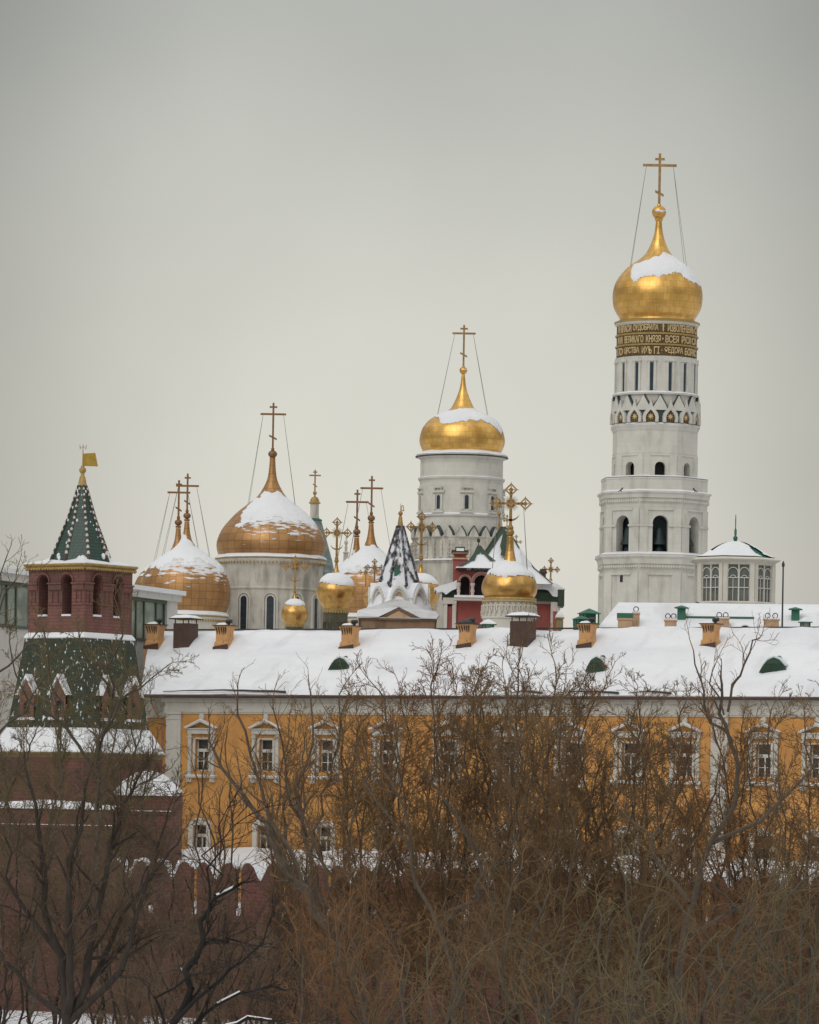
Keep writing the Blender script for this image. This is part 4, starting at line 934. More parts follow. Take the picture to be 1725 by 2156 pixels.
# brown box with pediment
b = MB(); b.box(-80*s, 76*s, -70*s, 60*s, 0, tw.z(1307)); b.build('base_wall', mat('brown_stucco', (.30, .19, .115), (.24, .155, .10), 1.2, .9, grime=((.14, .10, .07), 1.5, .5, .7, .6, (1, 1, .4))), te)
b = MB(); b.prism([(-44*s, tw.z(1306)), (0, tw.z(1284)), (46*s, tw.z(1306)), (46*s, tw.z(1309)), (-44*s, tw.z(1309))], -76*s, -66*s); b.box(-84*s, 80*s, -74*s, 62*s, tw.z(1309), tw.z(1305.5))
b.box(-48*s, -28*s, -71.5*s, -60*s, 0, tw.z(1309)); b.build('pediment', mat('brown_moulding', (.20, .125, .08), (.15, .10, .065), 1.5, .9), te)
b = MB(); b.prism([(-28*s, tw.z(1304.5)), (0, tw.z(1290)), (29*s, tw.z(1304.5))], -77.5*s, -75*s); b.build('tympanum', peach_p, te)
b = MB(); b.box(-86*s, 80*s, -76*s, 62*s, tw.z(1305), tw.z(1304)); b.prism([(x*s, tw.z(y)) for x, y in ((-88, 1303), (-86, 1290), (-70, 1285), (-40, 1276), (-15, 1266), (10, 1266), (30, 1274), (52, 1286), (78, 1289), (84, 1297), (80, 1304), (44, 1303), (0, 1281.5), (-42, 1303))], -75*s, 40*s)
b.v = [(x, y + .5*noise.noise(Vector((x*.7, z*.7, 4))), z) for x, y, z in b.v]
b.build('roof_snow', snow, te)
b = MB()
for sx in (-81.5, 77.5): b.box((sx-1.5)*s, (sx+1.5)*s, -73*s, -70*s, 0, tw.z(1309))
b.build('downpipe', iron, te)

# ================================================================= GLASS PAVILION behind the corner tower
A1 = at(376, 1290, 240); A0 = at(-60, 1290, 240*.905)
dv = Vector((A1.x-A0.x, A1.y-A0.y, 0)); Lg = dv.length; ua = dv.normalized(); ang = math.atan2(ua.y, ua.x)
gp = thing('glass_pavilion', (A0.x, A0.y, 8.3), ang, 'modern white and glass building behind the red corner tower', 'building')
uu = (ua.x, ua.y)
def GP(px, py):
    a, z = hit(px, py, (A0.x, A0.y), uu); return a, z-8.3
_, zf1 = GP(376, 1268); _, zf0 = GP(376, 1252)
b = MB(); b.box(-8, Lg, -.25, 12, zf1, zf0); a1, _ = GP(351, 1300)
b.box(a1, Lg-.3, -.05, 11.5, 0, zf1); zsill = GP(300, 1347)[1]; b.box(-8, a1, .1, 11.5, 0, zsill-.1); b.build('frame_walls', mat('white_cladding', (.62, .61, .58), (.56, .55, .52), 1, .6, grime=((.35, .34, .32), 2, .58, .7, .5, (1, 1, .3))), gp)
b = MB(); b.box(-8.3, Lg+.3, -.5, 12.3, zf0, zf0+.35); b.v = [(x, y, z+.12*noise.noise(Vector((x, y, 1)))) for x, y, z in b.v]; b.build('roof_snow', snow, gp)
b = MB(); b.box(-8, a1-.02, .2, .3, zsill, zf1); b.build('glazing', glassg, gp)
b = MB(); x = a1-.15
i = 0
while x > -8: b.box(x-.09, x+.09, .1, .22, zsill-.5, zf1); x -= (1.5, 2.2)[i % 2]; i += 1
b.box(-8, a1, -.02, .3, zsill-.1, zsill+.1); b.box(-8, a1, -.02, .3, zf1-.25, zf1-.02); b.build('mullions', frame_g, gp)

# ================================================================= LONG OFFICE BEHIND (snow roof with vents) + ROTUNDA
Yo = 262.0
O0 = at(1281, 1300, Yo)
ob = thing('long_snowy_roof_building', (O0.x, O0.y, 8.3), R(-8), 'long building with snow roof and green vents below the bell tower', 'building')
uo = (math.cos(R(-8)), math.sin(R(-8)))
def OP(px, py, off=0):
    P = (O0.x + off*math.sin(R(8)), O0.y + off*math.cos(R(8))); a, z = hit(px, py, P, uo); return a, z-8.3
ze = OP(1281, 1331)[1]; zr = OP(1283, 1268, 6)[1]
b = MB(); Lo = 45
b.add([(-1.2, 0, ze), (Lo, 0, ze), (Lo, 6, zr), (.3, 6, zr), (Lo, 12, ze), (-1.2, 12, ze)], [(0, 1, 2, 3), (3, 2, 4, 5)])
for _ in range(0): pass
b.build('roof', snowroof, ob)
b = MB(); b.add([(-1.0, .1, 0), (-1.0, .1, ze-.03), (.5, 6, zr-.08), (-1.0, 11.9, ze-.03), (-1.0, 11.9, 0)], [(0, 1, 2, 3, 4)]); b.box(-1, Lo-.3, .2, 11.8, 0, ze-.1); b.build('walls', peach_p, ob)
b = MB(); b.box(-1.3, Lo, -.25, .0, ze-.14, ze-.02); b.build('eaves', iron, ob)
# green snow guard line
b = MB()
for (xa, ya), (xb, yb) in (((1440, 1297), (1588, 1299)),):
    a0 = OP(xa, ya, 3)[0]; a1_ = OP(xb, yb, 3)[0]; b.box(a0, a1_, 2.9, 3.0, ze+(zr-ze)*.5, ze+(zr-ze)*.5+.16)
b.build('snow_guard', teal, ob)
# rotunda, glazed octagon
tw = Tower(1547, 1230, 272, 8.3); s = tw.s; O8r = math.pi/8 + R(2)
ro = thing('glazed_rotunda', tw.loc, 0, 'eight-sided white glazed rotunda with snow-capped green dome beside the bell tower', 'rotunda')
apx = 79.5
D = [(10, 1144), (22, 1147), (38, 1154), (54, 1164), (68, 1173), (84, 1179)]
P = [(r*s*k8, tw.z(y)) for r, y in D]
b = MB(); b.lathe(P, 8, phase=O8r); dm = b.build('dome', teal, ro)
b = MB(); Ps = [(r+.05, z+.16) for r, z in P[:-1]] + [((82)*s*k8, tw.z(1178)+.16)]
b.lathe(Ps, 8, phase=O8r, cap=False)
# leave one facet to the right bare
b.f = [f for i, f in enumerate(b.f) if not (i % 8 in (0, 1) and False)]
nb_ = MB(); fine = MB(); fine.lathe(smoothprof(Ps, 8), 96, phase=O8r, cap=False)
nv = []
for x, y, z in fine.v:
    a = math.atan2(x, -y) - O8r; a = (a + math.pi/8*0) % (math.pi/4); r = math.hypot(x, y); f = math.cos(math.pi/8)/math.cos(a-math.pi/8); nv.append((x*f, y*f, z))
fine.v = nv
keep = []
for f in fine.f:
    c = sum((Vector(fine.v[i]) for i in f), Vector())/4; a = math.degrees(math.atan2(c.x, -c.y)); r = math.hypot(c.x, c.y)/(84*s)
    if 36+9*noise.noise(c*.8) < a < 62+8*noise.noise(c*.9): continue
    if -70 < a < -58 and r < .7: continue
    keep.append(f)
fine.f = keep; fine.uv = {}
fine.build('dome_snow', snow, dm, True, 30)
b = MB(); b.lathe(tw.prof([(.6, 1083), (1.2, 1096), (1, 1112), (2.5, 1116), (2.6, 1124), (2, 1128), (4.6, 1131), (5, 1134), (3, 1138), (6, 1142), (12, 1146)]), 16); b.build('finial', teal, ro, True, 50)
b = MB(); b.lathe([(84*s*k8, tw.z(1176.5)), (92*s*k8, tw.z(1180)), (92*s*k8, tw.z(1182)), (85*s*k8, tw.z(1186)), (82*s*k8, tw.z(1187)), (82*s*k8, tw.z(1190))], 8, phase=O8r)
hwf = apx*s*math.tan(math.pi/8); zt, zb = tw.z(1190), tw.z(1269)
for M in side_frames(apx*s, 8, R(2)):
    for sx in (-1, 1): b.box(sx*hwf*.86-hwf*.14, sx*hwf*.86+hwf*.14, -.12, .35, zb, zt, M)
    b.box(-hwf, hwf, -.05, .3, zt-.1, zt+.05, M)
b.lathe([(82*s*k8, tw.z(1269)), (84*s*k8, tw.z(1271)), (84*s*k8, tw.z(1273)), (81*s*k8, tw.z(1275)), (80*s*k8, tw.z(1300)), (80*s*k8, 0)], 8, phase=O8r)
b.build('frame_body', plaster, ro)
b = MB(); b.lathe([(apx*s*k8*.72, zt), (apx*s*k8*.72, zb)], 8, phase=O8r); b.build('interior', mat('dim_glazed_interior', (.18, .19, .16), (.34, .35, .31), .8, .3, lo=.45, hi=.55), ro)
for M in side_frames(apx*s, 8, R(2)):
    b = MB(); q = hwf*.72
    b.box(-q, -q+.08, 0, .12, zb, zt-.1, M); b.box(q-.08, q, 0, .12, zb, zt-.1, M); b.box(-.06, .06, -.02, .12, zb, zt-.1, M)
    for f_ in (.36, .62): b.box(-q, q, 0, .1, zb+(zt-zb)*f_-.04, zb+(zt-zb)*f_+.04, M)
    for c in (-q/2, q/2):
        b.box(c-.025, c+.025, .02, .1, zb, zb+(zt-zb)*.62, M)
        zz = zb+(zt-zb)*.76; r_ = q/2-.03
        b.band(arch_pts(c, r_, zz, 10), arch_pts(c, r_-.07, zz, 10), 0, .12, M)
        b.box(c-r_, c-r_+.06, 0, .12, zb+(zt-zb)*.62, zz, M); b.box(c+r_-.06, c+r_, 0, .12, zb+(zt-zb)*.62, zz, M)
        b.band(arch_pts(c, r_*.6, zz-.5, 8), arch_pts(c, r_*.6-.06, zz-.5, 8), .02, .1, M)
    fr = b.build('window', frame_w, ro)
    b = MB(); b.box(-q, q, .13, .15, zb, zt-.1, M)
    gm = mat('clear_window_glass', (.10, .11, .10), (.16, .17, .15), 1.1, .06)
    b.build('pane', gm, fr)
b = MB(); b.prism([(-83*s, tw.z(1272)), (-70*s, tw.z(1279)), (-36*s, tw.z(1289)), (30*s, tw.z(1290)), (62*s, tw.z(1284)), (82*s, tw.z(1277)), (88*s, tw.z(1273)), (92*s, tw.z(1275)), (64*s, tw.z(1290)), (30*s, tw.z(1294)), (-40*s, tw.z(1293)), (-76*s, tw.z(1282)), (-88*s, tw.z(1273))], -86*s, -84.5*s); b.build('roof_flashing', teal, ro)

# roof furniture on the long building
def on_roof_back(px, py):       # where a ray meets the front slope
    best = None
    for i in range(61):
        off = 6*i/60; a, z = OP(px, py, off); zz = ze + (zr-ze)*off/6
        if best is None or abs(z-zz) < best[0]: best = (abs(z-zz), a, off, zz)
    _, a, off, zz = best
    P = Vector((O0.x, O0.y, 8.3)); c_, s_ = math.cos(R(-8)), math.sin(R(-8))
    return Vector((P.x + a*c_ - off*s_, P.y + a*s_ + off*c_, P.z + zz)), (262+off)/F
def pale_chimney(px, w_, ytop, ybot, label, rings=2, green=False):
    loc, s = on_roof_back(px, ybot-2); h = (ybot-ytop)*s; hw = w_/2*s
    o = thing('pale_chimney', loc, R(-8), label, 'chimney', 'pale chimneys on the snowy roof below the bell tower')
    b = MB(); b.box(-hw*.88, hw*.88, -.35, .35, -.6, h*.78); b.box(-hw, hw, -.42, .42, h*.78, h*.9); b.build('shaft', peach_p, o)
    b = MB(); b.box(-hw*.98, hw*.98, -.4, .4, h*.9, h) if not green else b.box(-hw*1.0, hw*1.0, -.42, .42, h*.9, h*1.22)
    b.build('cap', teal if green else snow, o)
    for k in range(rings):
        x = (k-(rings-1)/2)*hw*.9; pts = [(x+.21*math.cos(q*math.pi/8), 0, h*1.0+.2+.21*math.sin(q*math.pi/8)) for q in range(17)]
        b = MB(); b.tube(pts, .045, .045, 6); b.build('ring', iron, o)
pale_chimney(1316, 33, 1300, 1333, 'wide pale chimney with green cap at the left end of the rear snow roof', 0, True)
pale_chimney(1339, 16, 1290, 1318, 'narrow pale chimney with one ring, behind the green-capped one', 1)
pale_chimney(1412, 27, 1304, 1332, 'pale chimney with two rings, left of the green roof vent')
pale_chimney(1521, 30, 1302, 1322, 'low pale chimney with two rings, below the rotunda')
pale_chimney(1624, 35, 1303, 1328, 'broad pale chimney with two rings beside the thin pole')
def green_vent(px, w_, ytop, ybot, label):
    loc, s = on_roof_back(px, ybot); h = (ybot-ytop)*s; hw = w_/2*s
    o = thing('green_roof_vent', loc, R(-8), label, 'roof vent', 'green metal vents on the rear snow roof')
    b = MB(); b.box(-hw*.75, hw*.75, -.3, .3, -.5, h*.8); b.build('shaft', teal, o)
    b = MB(); b.lathe([(.05, h*1.05), (hw*1.8, h*.88), (hw*1.8, h*.8)], 4, phase=math.pi/4); b.build('cap', teal, o)
green_vent(1435, 22, 1276, 1302, 'green box vent under the foot of the bell tower')
green_vent(1675, 22, 1280, 1304, 'green box vent farthest right on the rear snow roof')
loc, s = on_roof_back(1696, 1327)
snow_lantern('green glazed lantern at the right edge, behind the yellow building ridge', 1696, 24, 1300, 1327, 256, teal)
loc, s = on_roof_back(1569, 1327)
o = thing('arched_dormer', loc, R(-8), 'half-round dormer just showing above the main ridge', 'dormer')
b = MB(); b.band(arch_pts(0, .6, -.1, 12), arch_pts(0, .5, -.1, 12), -.1, 1.5); b.build('hood', snow, o)
b = MB(); b.prism(arch_pts(0, .5, -.1, 12), 0, .1); b.build('louvre', dark, o)
p = at(1647, 1330, 250)
o = thing('thin_pole', p, 0, 'thin dark pole standing right of the glazed rotunda', 'pole')
b = MB(); b.tube([(0, 0, -6), (0, 0, 5.35)], .09, .06, 8); b.build('shaft', iron, o)
b = MB(); b.lathe([(.01, 5.75), (.12, 5.5), (.12, 5.3), (.08, 5.25)], 8); b.build('tip', iron, o)
# green kiosk roofs left
def kiosk(px, w_, yt, yb, Y, label):
    tw = Tower(px, yt, Y, 11); s = tw.s; hw = w_/2*s; o = thing('green_roof_kiosk', tw.loc, R(20), label, 'kiosk', 'green metal roof kiosks')
    h = tw.z(yt)-tw.z(yb)
    b = MB(); b.lathe([(.03, tw.z(yt)), (hw*1.2, tw.z(yt)-h*.34), (hw*1.2, tw.z(yt)-h*.38), (hw, tw.z(yt)-h*.38)], 4, phase=math.pi/4); b.build('roof', teal, o)
    b = MB(); b.box(-hw*.7, hw*.7, -hw*.7, hw*.7, 0, tw.z(yb)); 
    for sx in (-1, 1):
        for sy in (-1, 1): b.box(sx*hw*.66-.05, sx*hw*.66+.05, sy*hw*.66-.05, sy*hw*.66+.05, tw.z(yb), tw.z(yt)-h*.36)
    b.box(-hw*.66, hw*.66, -hw*.05, hw*.66, tw.z(yb), tw.z(yt)-h*.37)
    b.build('walls', teal, o)
kiosk(1241, 46, 1281, 1312, 262, 'taller green pyramid-roofed kiosk left of the bell tower foot')
kiosk(1224, 36, 1296, 1318, 256, 'lower green pyramid-roofed kiosk at the foot of the bell tower')

# ================================================================= YELLOW BUILDING
gy = 8.3
yb_ = thing('yellow_building', (PB.x, PB.y, gy), -THB, 'long ochre yellow building with white window surrounds and snow-covered roof', 'building')
def BP(px, py, off=0.0):
    a, z = hit(px, py, (PB.x+off*nb[0], PB.y+off*nb[1]), ub); return a, z-gy
u = lambda px, py=1600: BP(px, py)[0]
LB = u(1900)
z_eave = BP(900, 1467)[1]; z_ent = BP(900, 1502)[1]; z_bot = -.3
z_w0, z_w1 = BP(425, 1623)[1], BP(425, 1556)[1]
z_l0, z_l1 = BP(425, 1793)[1], BP(425, 1738)[1]
WX = [425.5, 560.5, 687, 815, 943, 1070, 1200, 1325, 1443, 1608, 1722, 1838]
WU = [u(x) for x in WX]; WH = .55
WY, WZ = 11.5, 0
# wall with holes
b = MB()
def q4(x0, x1, z0, z1, y=0): b.add([(x0, y, z0), (x1, y, z0), (x1, y, z1), (x0, y, z1)], [(0, 1, 2, 3)])
xs = [0]
for c in WU: xs += [c-WH, c+WH]
xs.append(LB)
for i in range(0, len(xs)-1):
    if i % 2 == 0: q4(xs[i], xs[i+1], z_bot, z_ent)
    else:
        q4(xs[i], xs[i+1], z_bot, z_l0); q4(xs[i], xs[i+1], z_l1, z_w0); q4(xs[i], xs[i+1], z_w1, z_ent)
        for (a0, a1) in ((z_l0, z_l1), (z_w0, z_w1)):
            x0, x1 = xs[i], xs[i+1]; d = .42
            b.add([(x0, 0, a0), (x0, d, a0), (x0, d, a1), (x0, 0, a1)], [(0, 1, 2, 3)]); b.add([(x1, 0, a0), (x1, 0, a1), (x1, d, a1), (x1, d, a0)], [(0, 1, 2, 3)])
            b.add([(x0, 0, a1), (x0, d, a1), (x1, d, a1), (x1, 0, a1)], [(0, 1, 2, 3)]); b.add([(x0, 0, a0), (x1, 0, a0), (x1, d, a0), (x0, d, a0)], [(0, 1, 2, 3)])
b.add([(0, 0, z_bot), (0, 0, z_ent), (0, WY, z_ent), (0, WY, z_bot)], [(0, 1, 2, 3)]); b.add([(LB, 0, z_bot), (LB, WY, z_bot), (LB, WY, z_ent), (LB, 0, z_ent)], [(0, 1, 2, 3)]); b.add([(0, WY, z_bot), (LB, WY, z_bot), (LB, WY, z_ent), (0, WY, z_ent)], [(0, 1, 2, 3)])
b.build('facade_wall', yellow, yb_)
b = MB(); b.box(-.12, LB, -.16, WY+.1, z_ent, z_eave-.25); b.box(-.3, LB, -.34, WY+.2, z_eave-.45, z_eave-.12); b.box(-.05, LB, -.1, .0, z_ent-.12, z_ent); b.build('entablature', plaster_g, yb_)
for pc in (367, 1516):
    c = u(pc); hw = .62
    b = MB(); b.box(c-hw, c+hw, -.22, .02, z_bot, z_ent-.02); b.box(c-hw-.07, c+hw+.07, -.30, .02, z_ent-.16, z_ent+.02); b.box(c-hw-.05, c+hw+.05, -.27, .02, z_ent-.55, z_ent-.42)
    b.box(c-hw*.62, c+hw*.62, -.25, 0, z_bot+4, z_ent-.8) ; b.build('pilaster', plaster_g, yb_)
# roof with hips and thick snow
z_r = BP(900, 1331, 9.0)[1]; RD = 9.0; xr0 = BP(318, 1331, 9.0)[0]; xl0 = BP(296, 1462, -.75)[0]
NX, NY = 150, 26
b = MB()
for j in range(NY+1):
    t = j/NY
    for i in range(NX+1):
        x0 = xl0 + t*(xr0-xl0); x = x0 + (LB+1-x0)*i/NX
        y = -.75 + t*(RD+.75); z = z_eave + (z_r-z_eave)*t
        thick = (.34+.22*noise.noise(Vector((x*.22, y*.5, 4))))*min(1, (j+.5)/1.6)*(1 if j < NY-1 else .6)
        nn = noise.noise(Vector((x*.16, y*.35, 1)))*.32 + noise.noise(Vector((x*.8, y*.8, 5)))*.08
        if j < 2: y += .12*noise.noise(Vector((x*.5, 0, 7))) 
        b.v.append((x, y, z + thick + nn*min(1, j/3)))
for j in range(NY):
    for i in range(NX): b.f.append((j*(NX+1)+i, j*(NX+1)+i+1, (j+1)*(NX+1)+i+1, (j+1)*(NX+1)+i))
n0 = len(b.v)          # front lip
for i in range(NX+1):
    v = b.v[i]; b.v.append((v[0], v[1]+.05, z_eave + .03 + .12*max(0, noise.noise(Vector((v[0]*.25, 3, 3))))))
for i in range(NX): b.f.append((n0+i, n0+i+1, i+1, i))
# left hip side
n1 = len(b.v)
for j in range(NY+1):
    t = j/NY; v = b.v[j*(NX+1)]; b.v.append((v[0]-.0, WY+.7-t*2.4, v[2]))
for j in range(NY): b.f.append((j*(NX+1), (j+1)*(NX+1), n1+j+1, n1+j))
top = [NY*(NX+1)+i for i in range(NX+1)]; n2 = len(b.v)
for i in range(NX+1): v = b.v[top[i]]; b.v.append((v[0], 19.5, z_eave))
for i in range(NX): b.f.append((top[i], top[i+1], n2+i+1, n2+i))
b.build('snow_roof', snowroof, yb_, True, 50)
b = MB(); b.box(xl0, LB+1, -.86, -.62, z_eave-.12, z_eave+.03); b.box(xl0+.05, LB+1, -.7, 0, z_eave-.15, z_eave-.06)
b.build('eaves', brown, yb_)
b = MB(); b.box(xr0-.1, LB+1, RD-.03, RD+.06, z_r+.18, z_r+.30); b.build('ridge_edge', iron, yb_)
# dark tubes painting the shaded gaps where the snow slab has slipped
for xa, xb in ((352, 610), (1085, 1150), (1180, 1310), (1330, 1420)):
    b = MB(); x0, x1 = u(xa), u(xb); pts = []
    for i in range(13):
        x = x0 + (x1-x0)*i/12; pts.append((x, -.55+.1*noise.noise(Vector((x, 2, 2))), z_eave+.30+.10*math.sin(i*math.pi/12)+.05*noise.noise(Vector((x*.7, 1, 1)))))
    pts = [(p[0], -.78+.03, p[2]-.0) for p in pts]
    b.tube(pts, .03, .09, 5); b.build('snow_gap_shade', iron, yb_)
xw = BP(306, 1540, 2.2)[0]
b = MB(); b.add([(0, .3, z_bot), (xw, 2.2, z_bot), (xw, 2.2, z_ent-.4), (0, .3, z_ent-.4), (xw, 11, z_bot), (xw, 11, z_ent-.4)], [(0, 1, 2, 3), (1, 4, 5, 2)]); b.build('wing_wall', yellow, yb_)
b = MB(); b.add([(-.05, .2, z_ent-.4), (xw-.1, 2.1, z_ent-.4), (xw-.1, 2.1, z_eave-.1), (-.05, .2, z_eave-.1), (xw-.1, 11, z_ent-.4), (xw-.1, 11, z_eave-.1)], [(0, 1, 2, 3), (1, 4, 5, 2)]); b.build('wing_cornice', plaster_g, yb_)
# windows
def win_upper(c):
    M = T(c, 0, 0); h0, h1 = z_w0, z_w1; H = h1-h0
    b = MB(); b.box(-WH, -WH+.07, .28, .38, h0, h1, M); b.box(WH-.07, WH, .28, .38, h0, h1, M); b.box(-WH, WH, .28, .38, h0, h0+.08, M); b.box(-WH, WH, .28, .38, h1-.06, h1, M)
    b.box(-WH, WH, .26, .39, h0+H*.60, h0+H*.70, M); b.box(-.045, .045, .27, .38, h0, h0+H*.62, M); b.box(-WH, WH, .29, .36, h0+H*.31-.025, h0+H*.31+.025, M)
    f = b.build('window', frame_w, yb_)
    b = MB(); b.box(-WH, WH, .36, .44, h0, h1, M); b.build('pane', glass, f)
    b = MB()
    for sx in (-1, 1):
        b.box(sx*.98-.13, sx*.98+.13, -.2, .05, h0-.35, h1+.35, M); b.box(sx*.98-.19, sx*.98+.19, -.26, .05, h1+.1, h1+.2, M); b.box(sx*.98-.19, sx*.98+.19, -.26, .05, h0-.05, h0+.05, M)
        b.box(sx*(WH+.1)-.1, sx*(WH+.1)+.1, -.08, .05, h0, h1+.08, M)
        b.box(sx*.98-.2, sx*.98+.2, -.24, .05, h0-.82, h0-.5, M)
    b.box(-WH, WH, -.08, .05, h1, h1+.1, M); b.box(-1.16, 1.16, -.22, .05, h1+.38, h1+.72, M); b.box(-1.3, 1.3, -.36, .05, h0-.5, h0-.35, M)
    b.box(-1.25, 1.25, -.30, .05, h1+.72, h1+.80, M)
    b.band([(-1.32, h1+.80), (0, h1+1.42), (1.32, h1+.80)], [(-1.12, h1+.80), (0, h1+1.27), (1.12, h1+.80)], -.42, .05, M)
    b.lathe([(.001, .16), (.2, .12), (.22, 0), (.2, -.12), (.001, -.16)], 14, M @ T(0, -.1, h1+1.62) @ Matrix.Rotation(R(90), 4, 'X') @ Matrix.Scale(1.35, 4, (0, 1, 0)))
    b.prism([(-.12, h1+1.2), (.12, h1+1.2), (.2, h1+1.45), (-.2, h1+1.45)], -.3, .05, M)
    b.build('surround', plaster_g, f)
    b = MB(); b.box(-1.3, 1.3, -.37, 0, h0-.35, h0-.29, M)
    b.band([(-1.34, h1+.86), (0, h1+1.48), (1.34, h1+.86)], [(-1.32, h1+.81), (0, h1+1.43), (1.32, h1+.81)], -.42, 0, M); b.build('sill_snow', snow, f)
    return f
def win_lower(c):
    M = T(c, 0, 0); h0, h1 = z_l0, z_l1; H = h1-h0
    b = MB(); b.box(-WH, -WH+.07, .28, .38, h0, h1, M); b.box(WH-.07, WH, .28, .38, h0, h1, M); b.box(-.05, .05, .27, .38, h0, h0+H*.6, M); b.box(-WH, WH, .26, .39, h0+H*.56, h0+H*.68, M)
    f = b.build('window', frame_w, yb_)
    b = MB(); b.box(-WH, WH, .36, .44, h0, h1, M); b.build('pane', glass, f)
    b = MB(); A = [(-.95*math.cos(math.pi*i/12), h1-.15+.62*math.sin(math.pi*i/12)) for i in range(13)]; B = [(-(WH+.02)*math.cos(math.pi*i/12), h1-.2+.2+.06*math.sin(math.pi*i/12)) for i in range(13)]
    b.band([(-.95, h0-.2)] + A + [(.95, h0-.2)], [(-WH-.02, h0-.2)] + B + [(WH+.02, h0-.2)], -.2, .05, M)
    b.build('surround', plaster_g, f)
    b = MB(); b.band([(x*1.02, z+.07) for x, z in A[1:-1]], [(x, z+.01) for x, z in A[1:-1]], -.24, 0, M); b.build('hood_snow', snow, f)
for c in WU: win_upper(c)
for c in WU: win_lower(c)
# lean-to along the foot of the facade with snow roof
zA, zB = BP(900, 1800)[1], BP(900, 1838, -4.2)[1]
b = MB(); NXa = 120
for j in range(5):
    t = j/4
    for i in range(NXa+1):
        x = -4 + (LB+4)*i/NXa; y = -.22 - t*4.3; b.v.append((x, y, zA + (zB-zA)*t + .2 + .3*noise.noise(Vector((x*.35, y*.5, 11))) + .1*noise.noise(Vector((x*1.3, y, 2)))))
for j in range(4):
    for i in range(NXa): b.f.append((j*(NXa+1)+i, (j+1)*(NXa+1)+i, (j+1)*(NXa+1)+i+1, j*(NXa+1)+i+1))
n0 = len(b.v)
for i in range(NXa+1): v = b.v[4*(NXa+1)+i]; b.v.append((v[0], v[1]+.02, zB-.12-.12*abs(noise.noise(Vector((v[0]*.8, 4, 4))))))
for i in range(NXa): b.f.append((4*(NXa+1)+i, n0+i, n0+i+1, 4*(NXa+1)+i+1))
b.build('lean_to_snow', snow, yb_, True, 60)
b = MB(); b.box(-4, LB, -4.2, -.05, -.4, zB-.1); b.build('lean_to_wall', yellow, yb_)
# drainpipe at the left corner
b = MB(); b.tube([(-1.0, -.6, z_eave-.1), (-1.0, -.6, z_eave-.5), (-.2, -.32, z_ent-.9), (-.16, -.3, z_ent-1.3), (-.16, -.3, 3.5)], .07, .07, 8); b.build('drainpipe', copperpipe, yb_)
# roof furniture
RX = Matrix.Rotation(-THB, 4, 'Z')
def bworld(a, off, z): return Vector((PB.x + a*ub[0] + off*nb[0], PB.y + a*ub[1] + off*nb[1], gy + z))
def on_roof(px, py):
    best = None
    for i in range(181):
        off = -.7 + (RD+.7)*i/180; a, z = BP(px, py, off); zz = z_eave + (z_r-z_eave)*(off+.75)/(RD+.75) + .3
        if best is None or abs(z-zz) < best[0]: best = (abs(z-zz), a, off, zz)
    _, a, off, zz = best
    d = bworld(a, off, zz); return d, d.y/KD/F
ORANGE = [(327, 1365, 'faded orange chimney in front of the glass building', False), (473, 1367, 'orange chimney with dark streaks, below the left copper domes', False), (737, 1368, 'orange streaked chimney left of the brown pediment', False), (984, 1364, 'orange chimney with domed dark cowl, below the red palace', True), (1237, 1363, 'orange streaked chimney beside the green kiosks', False), (1497, 1363, 'orange streaked chimney standing below the rotunda', False)]
def orange_chimney(px, yb, label, cowl):
    loc, s = on_roof(px, yb-8); h = 44*s; o = thing('orange_chimney', loc, -THB, label, 'chimney', 'orange chimneys along the yellow building ridge')
    hw = 14.5*s*1.05
    b = MB(); prof = [(hw*1.14, h*.93), (hw*1.14, h*.88), (hw*.98, h*.76), (hw*.90, h*.66), (hw*.88, h*.20), (hw*.96, h*.17), (hw*1.05, h*.10), (hw*1.07, 0), (hw*1.07, -1.6)]
    b.lathe([(r*1.414, z) for r, z in prof], 4, phase=math.pi/4); b.build('shaft', peach, o)
    b = MB()
    for sx in (-.8, -.35, .1, .5, .85): b.tube([(sx*hw*.95, -hw*1.2, h*.86), (sx*hw*.85, -hw*1.03, h*.70), (sx*hw*.8, -hw*.88, h*(.5+.1*random.random()))], .05, .03, 5)
    b.build('soot_streak', iron, o)
    b = MB(); b.box(-hw*1.3, hw*1.3, -hw*1.3, hw*1.3, h*.93, h*.97)
    if cowl: b.lathe([(.05, h*1.2), (hw*.8, h*1.15), (hw*1.3, h*1.02), (hw*1.3, h*.97)], 20)
    b.tube([(hw*.5, 0, h*.95), (hw*.5, 0, h*1.18)], .18, .18, 8); b.tube([(hw*.35, -.1, h*1.16), (hw*1.2, -.1, h*1.16)], .14, .14, 8)
    b.build('cowl', iron, o)
    if not cowl:
        b = MB(); b.lathe([(.05, h*1.1), (hw*.8, h*1.06), (hw*1.15, h*.975)], 4, phase=math.pi/4); b.v = [(x-.15*hw, y, z) for x, y, z in b.v]; b.build('cap_snow', snow, o)
    b = MB(); b.prism([(-hw*1.2, -.35), (hw*1.2, -.35), (hw*1.2, h*.06), (-hw*1.2, -.12)], -hw*1.2, -hw*1.15); b.build('flashing', brown, o)
for a in ORANGE: orange_chimney(*a)
